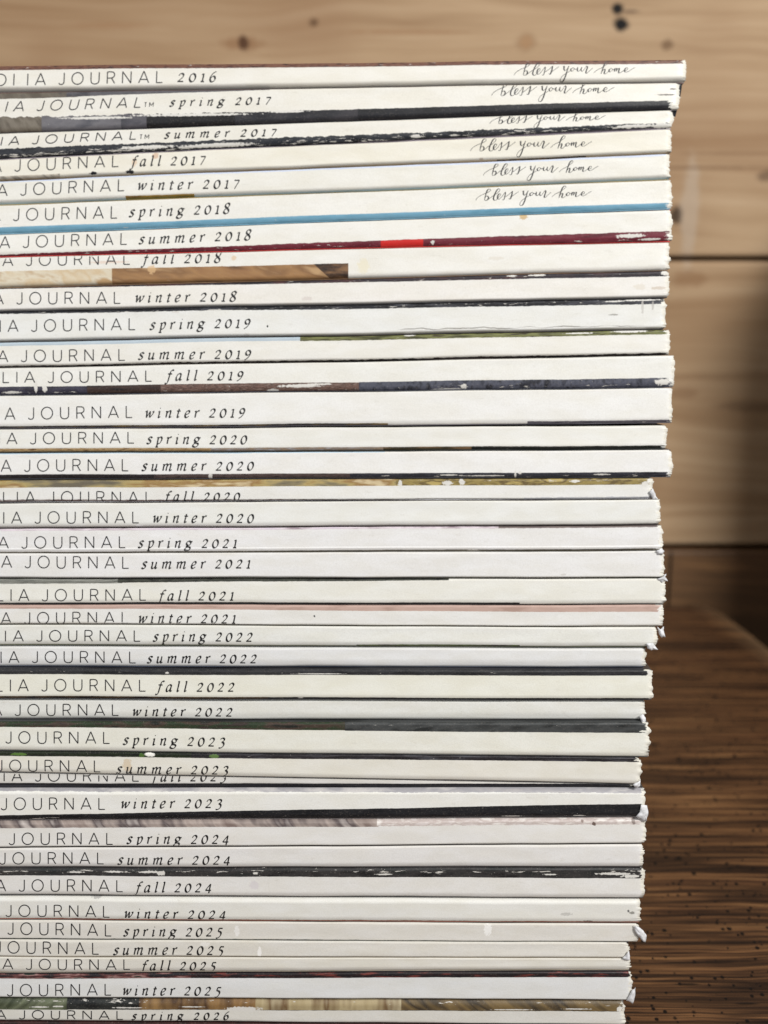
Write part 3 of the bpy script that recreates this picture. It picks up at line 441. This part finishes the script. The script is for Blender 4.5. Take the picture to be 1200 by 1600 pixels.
      bands=[B('t', 18.5, 18.5, [(60, 58, 48), (50, 46, 40)], x1=970), B('t', 19, 19, [(60, 66, 48), (110, 116, 92), (44, 48, 36)], x1=105, sc=(.03, .01), rag=.3, chip=.5, slant=-1), B('t', 18, 18, [(34, 36, 36), (48, 50, 48), (28, 30, 30)], x0=105, x1=218, sc=(.02, .05), rag=.3, chip=.6), B('t', 18, 18, [(118, 88, 56), (140, 108, 68), (74, 54, 38), (150, 118, 76)], x0=218, x1=400, sc=(.02, .006), rag=.3, chip=.3),
             B('t', 18, 18, [(150, 132, 96), (176, 160, 124), (112, 88, 60), (190, 178, 146)], x0=400, x1=628, sc=(.02, .006), rag=.3, chip=.25), B('t', 18, 18, [(80, 66, 50), (120, 100, 66), (60, 52, 42), (140, 118, 80)], x0=628, x1=970, sc=(.016, .006), rag=.3, chip=.3, slant=1.4)], spots=[(380, 1577, 26, 3.5, (218, 215, 208), 1), (60, 1574, 14, 1.2, (218, 215, 208), 1), (90, 1573, 8, 1.2, (218, 215, 208), 1), (200, 1575, 24, 1, (218, 215, 208), 1), (300, 1574, 20, 0.9, (218, 215, 208), 1), (800, 1578, 30, 0.9, (218, 215, 208), 1), (900, 1577, 20, 0.9, (218, 215, 208), 1), (968, 1577, 4, 4, (218, 215, 208), 1)], label='with brown and green photo strip above, lowest lettered spine'),
 dict(t='', top=(1595.8, 1603.8), bot=(1650, 1650), xr=972, rb=3, rt=4, tint=(222, 214, 204), bands=[B('t', 40, 40, [(44, 26, 24), (60, 32, 28), (34, 22, 20)], sc=(.03, .1))], rec=-.2, label='dark red cover edge at the very bottom of the stack'),
]

def spine_material(i, m):
    k = NT('spine_print'); ua = k.n('ShaderNodeUVMap'); ua.uv_map = 'from_top'; ub = k.n('ShaderNodeUVMap'); ub.uv_map = 'from_bottom'
    sa = k.n('ShaderNodeSeparateXYZ'); k.t.links.new(ua.outputs[0], sa.inputs[0]); sb = k.n('ShaderNodeSeparateXYZ'); k.t.links.new(ub.outputs[0], sb.inputs[0])
    U = k.math('MULTIPLY', sa.outputs[0], 1000.0); VT = k.math('MULTIPLY', sa.outputs[1], 1000.0); VB = k.math('MULTIPLY', sb.outputs[1], 1000.0)
    seed = i * 7.31
    def nz(su, sv, det=2.0, off=0.0, rough=.5): return k.noise(k.comb(k.math('MULTIPLY', U, su), k.math('MULTIPLY', VT, sv), seed + off), 1.0, det, rough)
    mot = nz(.02, .05, 2.0); t = m['tint']; t = (t[0] * .945, t[1] * .944, (t[2] - (4 if i > 22 else 0)) * .945 + 1)
    c = k.mix(k.step(mot, .3, .7), lin(t), lin((t[0] - 4, t[1] - 5, t[2] - 8)))
    c = k.mix(k.math('MULTIPLY', k.step(nz(.55, .55, 2.0, 2.0), .40, .62), .10), c, lin((170, 166, 156)))
    c = k.mix(k.math('MULTIPLY', k.step(nz(.05, .12, 4.0, 12.0, .7), .60, .74), .16), c, lin((168, 160, 144)))
    # faint handling marks: specks, hairlines, yellowing near the edges
    c = k.mix(k.math('MULTIPLY', k.step(nz(.30, .30, 2.0, 3.0), .72, .80), .30), c, lin((170, 160, 140)))
    c = k.mix(k.math('MULTIPLY', k.step(nz(.03, .5, 2.0, 5.0, .6), .70, .80), .25), c, lin((176, 168, 152)))
    edge = k.math('MINIMUM', VT, VB)
    yel = k.math('MULTIPLY', k.step(k.math('ADD', edge, k.math('MULTIPLY', nz(.02, .02, 3.0, 8.0), 8.0)), 9.0, 2.0), .24)
    c = k.mix(yel, c, lin((188, 176, 150)))
    for j, b in enumerate(m.get('bands', [])):
        V = VT if b['side'] == 't' else VB; sgn = 1.0 if b['side'] == 't' else -1.0
        wline = k.math('ADD', b['wl'], k.math('MULTIPLY', U, (b['wr'] - b['wl']) / m['xr']))
        rg = k.math('MULTIPLY', k.math('SUBTRACT', nz(.10, .02, 4.0, 10 + j, .65), .5), b['rag'] * 3)
        e = k.math('SUBTRACT', k.math('ADD', wline, rg), V)
        mask = k.step(e, -.35, .35)
        uu = k.math('ADD', U, k.math('MULTIPLY', VT, -b['slant'])) if b['slant'] else U
        um = k.math('ADD', U, k.math('MULTIPLY', VB, b['ms'])) if b['ms'] else U
        if b['x0'] > -399: mask = k.math('MULTIPLY', mask, k.step(um, b['x0'] - 1.6, b['x0'] - .6))
        if b['x1'] < 1299: mask = k.math('MULTIPLY', mask, k.step(k.math('ADD', U, k.math('MULTIPLY', k.math('SUBTRACT', nz(.06, .28, 4.0, 50 + j, .7), .5), 44.0 if b['x1'] > m['xr'] - 30 else 0.0)), b['x1'] + 1.8, b['x1'] + .8))
        cols = b['cols']; n = k.noise(k.comb(k.math('MULTIPLY', uu, b['sc'][0]), k.math('MULTIPLY', V, b['sc'][1]), seed + j * 3.7), 1.0, 3.0, .55)
        st = [(lerp(.34, .66, q / (len(cols) - 1)), lin(cols[q])) for q in range(len(cols))]
        bc = k.ramp(n, st)
        bc = k.mix(k.math('MULTIPLY', k.step(nz(.5, .5, 2.0, 21 + j), .55, .75), .18), bc, lin((150, 140, 130)))
        c = k.mix(mask, c, bc)
        if b['chip']:
            rr = (m['rt'] if b['side'] == 't' else m['rb'])
            n1 = nz(.055, .35, 5.0, 30 + j, .68)
            d = k.math('ABSOLUTE', k.math('SUBTRACT', V, rr * .8 + 1.0)); th = .67 - .16 * b['chip']
            ch = k.step(k.math('SUBTRACT', n1, k.math('MULTIPLY', d, .022)), th, th + .02)
            n2 = nz(.25, .25, 3.0, 41 + j, .6); ch = k.math('MAXIMUM', ch, k.math('MULTIPLY', k.step(n2, .74 - .04 * b['chip'], .76 - .04 * b['chip']), .8))
            c = k.mix(k.math('MULTIPLY', ch, mask), c, lin((206, 202, 194)))
    for (px, py, rx, ry, col, a) in m.get('spots', []):
        yt = lerp(m['top'][0], m['top'][1], px / m['xr'])
        dx = k.math('DIVIDE', k.math('SUBTRACT', U, px), rx); dy = k.math('DIVIDE', k.math('SUBTRACT', VT, py - yt), ry)
        d = k.math('ADD', k.math('SQRT', k.math('ADD', k.math('MULTIPLY', dx, dx), k.math('MULTIPLY', dy, dy))), k.math('MULTIPLY', k.math('SUBTRACT', nz(.3, .3, 3.0, px), .5), 1.6))
        c = k.mix(k.math('MULTIPLY', k.step(d, 1.15, .8), a), c, lin(col))
    c = k.mix(0.0, c, c)
    hgt = k.math('ADD', k.math('MULTIPLY', nz(.4, .4, 3.0, 2.2), .35), k.math('MULTIPLY', nz(.05, .10, 3.0, 4.2), .8))
    if 'crease' in m:
        x0, x1, v0, v1 = m['crease']
        vv = k.math('ADD', v0 - 1.0, k.math('MULTIPLY', k.math('SUBTRACT', U, x0), (v1 - v0) / (x1 - x0)))
        vv = k.math('ADD', vv, k.math('MULTIPLY', k.math('SUBTRACT', nz(.03, 0., 3.0, 77), .5), 10.0))
        d = k.math('ABSOLUTE', k.math('SUBTRACT', VT, vv)); on = k.math('MULTIPLY', k.step(U, x0, x0 + 20), k.step(U, x1, x1 - 60))
        cm = k.math('MULTIPLY', k.math('MULTIPLY', k.step(d, 1.4, .3), on), k.step(nz(.02, 0., 2., 78), .3, .6))
        c = k.mix(k.math('MULTIPLY', cm, .8), c, lin((120, 116, 108))); hgt = k.math('SUBTRACT', hgt, k.math('MULTIPLY', cm, 2.0))
    # rubbed white paper fibres at the right end
    ed = k.math('SUBTRACT', m['xr'] - 1.0, U)
    wr = k.step(k.math('ADD', ed, k.math('MULTIPLY', k.math('SUBTRACT', nz(.12, .16, 4.0, 60, .7), .5), 26.0)), 5.0, 1.5)
    c = k.mix(wr, c, lin((228, 224, 212)))
    c = k.mix(k.math('MULTIPLY', wr, k.math('MULTIPLY', k.step(nz(.3, .5, 3.0, 66), .62, .70), .6)), c, lin((110, 98, 84)))
    k.put(k.b.inputs['Base Color'], c)
    k.b.inputs['Roughness'].default_value = 0.42; k.b.inputs['Specular IOR Level'].default_value = 0.35
    k.bump(hgt, 0.35, 0.00018); return k.m

def cover_material(col):
    k = NT('glossy_cover'); tc = k.n('ShaderNodeTexCoord'); n_ = k.noise(tc.outputs['Object'], 30.0, 4.0)
    k.put(k.b.inputs['Base Color'], k.mix(k.step(n_, .35, .65), lin(col), lin(tuple(min(255, v + 34) for v in col))))
    k.b.inputs['Roughness'].default_value = 0.35; return k.m
def page_material():
    k = NT('page_edges'); tc = k.n('ShaderNodeTexCoord'); sp = k.n('ShaderNodeSeparateXYZ'); k.t.links.new(tc.outputs['Object'], sp.inputs[0])
    n_ = k.noise(k.comb(k.math('MULTIPLY', sp.outputs[0], 6.0), k.math('MULTIPLY', sp.outputs[1], 6.0), k.math('MULTIPLY', sp.outputs[2], 5200.0)), 1.0, 2.0)
    k.put(k.b.inputs['Base Color'], k.ramp(n_, [(.3, lin((150, 142, 126))), (.5, lin((222, 216, 200))), (.7, lin((238, 234, 222)))]))
    k.b.inputs['Roughness'].default_value = 0.8; k.bump(n_, .5, .0003); return k.m
PAGES = page_material()
pk = NT('torn_paper_fibre'); pn = pk.noise(pk.n('ShaderNodeTexCoord').outputs['Object'], 700.0, 3.0)
pk.put(pk.b.inputs['Base Color'], pk.ramp(pn, [(.3, lin((196, 196, 196))), (.6, lin((232, 232, 234)))])); pk.b.inputs['Roughness'].default_value = .85
pk.bump(pn, .25, .0001); TORN = pk.m
BLACKC = cover_material((18, 18, 20)); CREAMC = cover_material((206, 196, 172))

# walk up the stack: every boundary gets its depth; the spines lean back more and more towards the top
def tilt(z): return R(0.6 + 14.0 * max(0, z) / 0.33)
def yc(pair, xr): return lerp(pair[0], pair[1], 600 / xr)
Y, Z = 0.0, 0.0; bnd = {}
seq = []
for i in range(len(M) - 1, -1, -1): seq += [(i, 'bot'), (i, 'top')]
for (i, e) in seq:
    py = yc(M[i][e], M[i]['xr']); d = ray(600, py); a = tilt(Z)
    if (i, e) == seq[0]: p = at_y(600, py, 0.0); Y, Z = 0.0, p.z
    else:   # (Y + s sin a, Z + s cos a) on the ray
        A, Bz = math.sin(a), math.cos(a); k_ = d.z / d.y
        s = (CAM_Z + (Y - CAM_Y) * k_ - Z) / (Bz - A * k_); Y += s * A; Z += s * Bz
    bnd[(i, e)] = (Y, Z)
base_shift = bnd[(len(M) - 1, 'bot')][1]      # what remains between the last spine and the table top

PXL = -330; DEPTH = 0.214; MM = 0.001; PXM = 0.2 * MM
LOOSE = {  # torn bits by magazine: outlines in photo pixels
 28: ([(1001,1256),(1010,1257),(1012.5,1268),(1009,1279),(1010,1281),(1004,1281),(993,1274),(999,1266)], 'torn_paper'),
 33: ([(991,1444),(998,1447),(1005,1453),(1009.5,1460),(1008,1471),(1002,1467),(996,1460),(991,1452)], 'torn_paper'),
 20: ([(1026,978),(1031,983),(1036,978),(1037,986),(1039,994),(1033,996),(1029,990)], 'torn_paper'),
 21: ([(1010,1004),(1020,1004),(1023,1009),(1028,1014),(1017,1015.5),(1011,1012)], 'torn_paper'),
 36: ([(986,1545),(992,1540),(991.5,1552),(988,1566),(983,1562),(978,1560),(983,1551)], 'torn_paper'),
 17: ([(1024,860),(1033,856),(1037,860),(1034,866),(1027,865)], 'torn_paper'),
 18: ([(1026,904),(1034,901),(1040,896),(1039,901),(1043,907),(1036,908),(1033,910),(1027,907)], 'torn_paper'),
 34: ([(972,1495),(977,1491),(982,1484),(984,1492),(983,1499),(977,1498)], 'torn_paper'),
 24: ([(999,1119),(1005,1116),(1009,1122),(1008,1139),(1004,1134)], 'torn_paper'),
 15: ([(1014,768),(1020,763),(1025,775),(1028,780),(1020,781)], 'torn_paper'),
 26: ([(988,1224),(1000,1218),(999,1226),(993,1230)], 'torn_paper'),
 0: ([(1040,128),(1067,128),(1066,138),(1064,150),(1058,156),(1054,145)], 'black_corner'),
 1: ([(1034,160),(1055,163),(1059,172),(1057,180),(1050,187),(1044,172)], 'black_corner'),
}
def build_magazine(i, m):
    xr = m['xr']; (Yt, Zt), (Yb, Zb) = bnd[(i, 'top')], bnd[(i, 'bot')]
    at_, ab_ = tilt(Zt), tilt(Zb); rec = m.get('rec', random.uniform(-.15, .2)) * (.45 if i < 12 else 1) * MM
    yt = lambda px: lerp(m['top'][0], m['top'][1], px / xr); yb = lambda px: lerp(m['bot'][0], m['bot'][1], px / xr)
    def depth_dir(s):
        a = lerp(at_, ab_, s); return Vector((0, math.cos(a), -math.sin(a)))
    seed = Vector((i * 3.3, i * 1.7, 0.5))
    rt, rb = m['rt'] * PXM, m['rb'] * PXM
    def prof(s, px):
        T = (yb(px) - yt(px)) * PXM; wv = s * T
        k1 = 1 + .45 * mn.noise(Vector((px * .008, 1, 0)) + seed); k2 = 1 + .45 * mn.noise(Vector((px * .008, 7, 0)) + seed)
        r1, r2 = min(rt * k1, T * .45), min(rb * k2, T * .45)
        d = 0
        if wv < r1: q = (r1 - wv) / r1; d = r1 * (1 - math.sqrt(max(0, 1 - q * q))) * (rt / r1 if r1 else 1)
        elif T - wv < r2: q = (r2 - (T - wv)) / r2; d = r2 * (1 - math.sqrt(max(0, 1 - q * q))) * (rb / r2 if r2 else 1)
        fb, ft = m.get('fb', 9) * PXM, m.get('ft', 0) * PXM; fb = min(fb, T * .6)
        if fb and T - wv < fb: q = 1 - (T - wv) / fb; d += fb * .85 * (m.get('fs', .7) if 'fb' in m else .42) * q * q * (1.6 - .6 * q)
        if ft and wv < ft: q = 1 - wv / ft; d += ft * .7 * q * q * (1.6 - .6 * q)
        d += (.10 * mn.noise(Vector((px * .006, s * 1.5, 3)) + seed) + .05 * mn.noise(Vector((px * .03, s * 2.5, 9)) + seed)) * MM * min(1, 4 * s + .2, 4 * (1 - s) + .2)
        e = (xr - px)                              # the right end rolls back a little
        if e < 4: d += ((4 - max(e, 0)) / 4) ** 2 * 0.3 * MM
        return d
    wob = lambda px, py: py + 1.1 * mn.noise(Vector((px * .0045, py * .012, 2.2))) + .35 * mn.noise(Vector((px * .02, py * .012, 7.7)))
    def surf(px, s, off=0.0):
        """point of the outer spine face seen at photo column px, fraction s from the top edge"""
        py = wob(px, lerp(yt(px), yb(px), s)); p = at_y(px, py, lerp(Yt, Yb, s))
        return p + depth_dir(s) * (prof(min(max(s, 0), 1), px) + rec + off)
    ang = (at_ + ab_) / 2
    org = Vector((at_y(430, yb(430), Yb).x, Yb, Zb))
    e = bpy.data.objects.new('magazine', None); COL.objects.link(e); e.location = org; e.rotation_euler = (-ang, 0, 0)
    inv = (Matrix.Translation(org) @ Matrix.Rotation(-ang, 4, 'X')).inverted()
    txt = m['t']
    if txt: e['label'] = f"magazine with spine lettered {txt}, {m['label'].replace('with ', '', 1) if m['label'].startswith('with ') else m['label']}"
    else: e['label'] = 'magazine at the bottom of the stack, only its dark brownish red top edge showing'
    e['category'] = 'magazine'; e['group'] = 'magazines stacked with their spines to the front'
    loc = lambda vs: [inv @ v for v in vs]
    # --- spine
    T = yb(600) - yt(600)
    ss = sorted(set([0] + [min(q, .5) for q in (x / T for x in (.25, .8, 1.6, 2.6, 3.8, 5.2, 7, 9))] + [.5] + [1 - min(q, .5) for q in (x / T for x in (.25, .8, 1.6, 2.6, 3.8, 5.2, 7, 9))] + [1]))
    ss = sorted(set(ss + [x / 22 for x in range(1, 22)]))
    NU = 110; us = [1 - (1 - j / NU) ** 1.15 for j in range(NU - 6)]; us += [lerp(us[-1], 1, (j + 1) / 7) for j in range(7)]
    cc = m.get('cc', random.uniform(1.0, 5.5))
    def end(s):
        y = s * T; c_ = 0
        q = min(y, T - y)
        if q < 7: c_ = cc * (1 - q / 7) ** 2
        return xr - c_ + 3.4 * mn.noise(Vector((s * T * .13, 40, i * 5.1))) + 2.6 * mn.noise(Vector((s * T * .6, 80, i * 5.1))) + 1.4 * mn.noise(Vector((s * T * 1.7, 120, i * 5.1)))
    V, F, UA, UB = [], [], [], []; n = len(ss); nu = len(us)
    for lay in (0, 1):
        for u in us:
            for s in ss:
                px = lerp(PXL, end(s), u); s2 = s if lay == 0 else lerp(s, .5, .05)
                V.append(surf(px, s2, 0 if lay == 0 else .28 * MM))
                H = yb(px) - yt(px); UA.append((px * .001, s * H * .001)); UB.append((px * .001, (1 - s) * H * .001))
    N1 = n * nu
    for a in range(nu - 1):
        for b in range(n - 1):
            q = (a * n + b, a * n + b + 1, (a + 1) * n + b + 1, (a + 1) * n + b)
            F.append(q); F.append(tuple(x + N1 for x in q[::-1]))
        for b in (0, n - 1):
            q = (a * n + b, (a + 1) * n + b, (a + 1) * n + b + N1, a * n + b + N1); F.append(q if b == 0 else q[::-1])
    for b in range(n - 1):
        for a in (0, nu - 1):
            q = (a * n + b, a * n + b + N1, a * n + b + 1 + N1, a * n + b + 1); F.append(q if a == 0 else q[::-1])
    sp = mesh_obj('spine', loc(V), F, spine_material(i, m), e, uvs={'from_top': UA, 'from_bottom': UB})
    # --- covers and page block (behind the spine)
    palette = [(44, 40, 42), (96, 78, 62), (70, 82, 66), (120, 110, 98), (52, 60, 78), (150, 140, 124)]
    bs = m.get('bands', []); cm = cover_material(bs[-1]['cols'][0] if bs else palette[i % 6])
    def slab(name, s_out, s_in, mat, d0, d1, xa, xb, back_in=0.0):
        """solid between two fractions of the thickness, running back from the spine"""
        V = []; cols = [lerp(xa, xb, j / 10) for j in range(11)]; ds = [d0, lerp(d0, d1, .3), lerp(d0, d1, .65), d1]
        for s in (s_out, s_in):
            for px in cols:
                for d in ds:
                    ww = .5 * MM * mn.noise(Vector((d * 30, px * .01, i * 2.0))) * (1 if d > d0 else 0)
                    p = at_y(px, wob(px, lerp(yt(px), yb(px), s)), lerp(Yt, Yb, s))
                    V.append(p + depth_dir(s) * (rec + d + (ww if d == d1 else 0)))
        m_ = len(ds); C = len(cols); N = C * m_; F = []
        for a in range(C - 1):
            for b in range(m_ - 1):
                q = (a * m_ + b, (a + 1) * m_ + b, (a + 1) * m_ + b + 1, a * m_ + b + 1); F += [q, tuple(x + N for x in q[::-1])]
            for b in (0, m_ - 1):
                q = (a * m_ + b, a * m_ + b + N, (a + 1) * m_ + b + N, (a + 1) * m_ + b); F.append(q if b == 0 else q[::-1])
        for b in range(m_ - 1):
            for a in (0, C - 1):
                q = (a * m_ + b, a * m_ + b + 1, a * m_ + b + 1 + N, a * m_ + b + N); F.append(q if a == 0 else q[::-1])
        return mesh_obj(name, loc(V), F, mat, e, smooth=False)
    ct = 1.1 / T
    slab('front_cover', .004, ct, cm, rt + .02 * MM, DEPTH, PXL, xr - 2.0)
    slab('back_cover', 1 - .004, 1 - ct, cm, rb + .02 * MM, DEPTH, PXL, xr - 2.4)
    slab('page_block', ct + .25 / T, 1 - ct - .25 / T, PAGES, max(rt, rb, .9 * MM) + .5 * MM, DEPTH - .6 * MM, PXL + 2, xr - 3.4)
    # --- lettering laid on the spine face
    def letter(name, strokes, mat):
        V, F = [], []
        lo, hi = m.get('clip', (0, 99))
        for st in strokes:
            pr = None
            for a, b in st:
                ok = True; vs = []
                for (px, py) in (a, b):
                    H = yb(px) - yt(px); s = (py - yt(px)) / H
                    if s * H < .25 or (1 - s) * H < (.35 if m.get('up') else .8): ok = False
                    vs.append((px, s))
                if not ok: pr = None; continue
                k0 = len(V); V += [surf(px, s, -.035 * MM) for px, s in vs]
                if pr is not None: F.append((pr, pr + 1, k0 + 1, k0))
                pr = k0
        if F: mesh_obj(name, loc(V), F, mat, e)
    if txt:
        x0, y0, y1 = m['J']; s_ = 162.0 / cap_width('JOURNAL') * (cap_width('JOURNAL') / (cap_width('JOURNAL') - 11.75))
        xs = x0 - cap_width('MAGNOLIA ') * s_
        drop = set([(5, 1)]) if m.get('wIL') else None
        slope_y = (y1 - y0) / 160.0
        letter('title_lettering', capitals('MAGNOLIA JOURNAL', xs, y0, y0 + slope_y * 162, (x0, x0 + 162), m.get('cap', 18.0), m.get('sl', 0.0 if i > 6 else .04), s_, drop), INK_T)
        if m.get('tm'):
            letter('trademark_lettering', capitals('TM', x0 + 168, y1 - .5, y1 - 1.0, (x0 + 168, x0 + 184), 6.8, .1, .36, None, 1.1) , INK_T)
        letter('date_lettering', italic(txt, *m['D'], slant=.20 + (m.get('sl', 0) * .3), xh=m.get('dxh', 10.6) * (.82 if m.get('tm') else 1)), INK_D)
        if 'S' in m: letter('motto_lettering', script(*m['S'], m.get('sq', 1.0)), INK_S)
    # --- torn tips
    if i in LOOSE:
        pts, nm = LOOSE[i]; cx = sum(p[0] for p in pts) / len(pts); cy = sum(p[1] for p in pts) / len(pts)
        s_mid = .5; Yd = lerp(Yt, Yb, s_mid); black = nm == 'black_corner'
        off = (1.2 if black else -.8) * MM; rings = [(1, .0), (.66, .6), (.33, .9)]; V, F = [], []
        dense = []
        for a in range(len(pts)):
            p, q = pts[a], pts[(a + 1) % len(pts)]
            for t in (0, .33, .66):
                jit = 0 if black else .9
                dense.append((lerp(p[0], q[0], t) + jit * mn.noise(Vector((a * 3.1, t * 7, i))), lerp(p[1], q[1], t) + jit * mn.noise(Vector((a * 3.1, t * 7, i + 9)))))
        nd = len(dense)
        for lay in (0, 1):
            for rk, bul in rings:
                for (px, py) in dense:
                    x_, y_ = lerp(cx, px, rk), lerp(cy, py, rk)
                    z_ = off - bul * .5 * MM + (.0 if black else .45 * MM * mn.noise(Vector((x_ * .22, y_ * .22, i)))) + lay * .25 * MM
                    V.append(at_y(x_, y_, Yd) + depth_dir(.5) * (z_ + rec))
            V.append(at_y(cx, cy, Yd) + depth_dir(.5) * (off - .5 * MM + lay * .25 * MM + rec))
        NL = nd * 3 + 1
        for lay in (0, 1):
            o_ = lay * NL
            for r_ in (0, 1):
                for a in range(nd):
                    q = (o_ + r_ * nd + a, o_ + r_ * nd + (a + 1) % nd, o_ + (r_ + 1) * nd + (a + 1) % nd, o_ + (r_ + 1) * nd + a); F.append(q if not lay else q[::-1])
            for a in range(nd):
                q = (o_ + 2 * nd + a, o_ + 2 * nd + (a + 1) % nd, o_ + 3 * nd); F.append(q if not lay else q[::-1])
        for a in range(nd): F.append((a, NL + a, NL + (a + 1) % nd, (a + 1) % nd))
        o = mesh_obj('cover_corner' if black else 'torn_paper', loc(V), F, BLACKC if black else TORN, e, smooth=True)
    return e
for i, m in enumerate(M): build_magazine(i, m)
print('stack foot z =', base_shift, 'top', bnd[(0, 'top')])
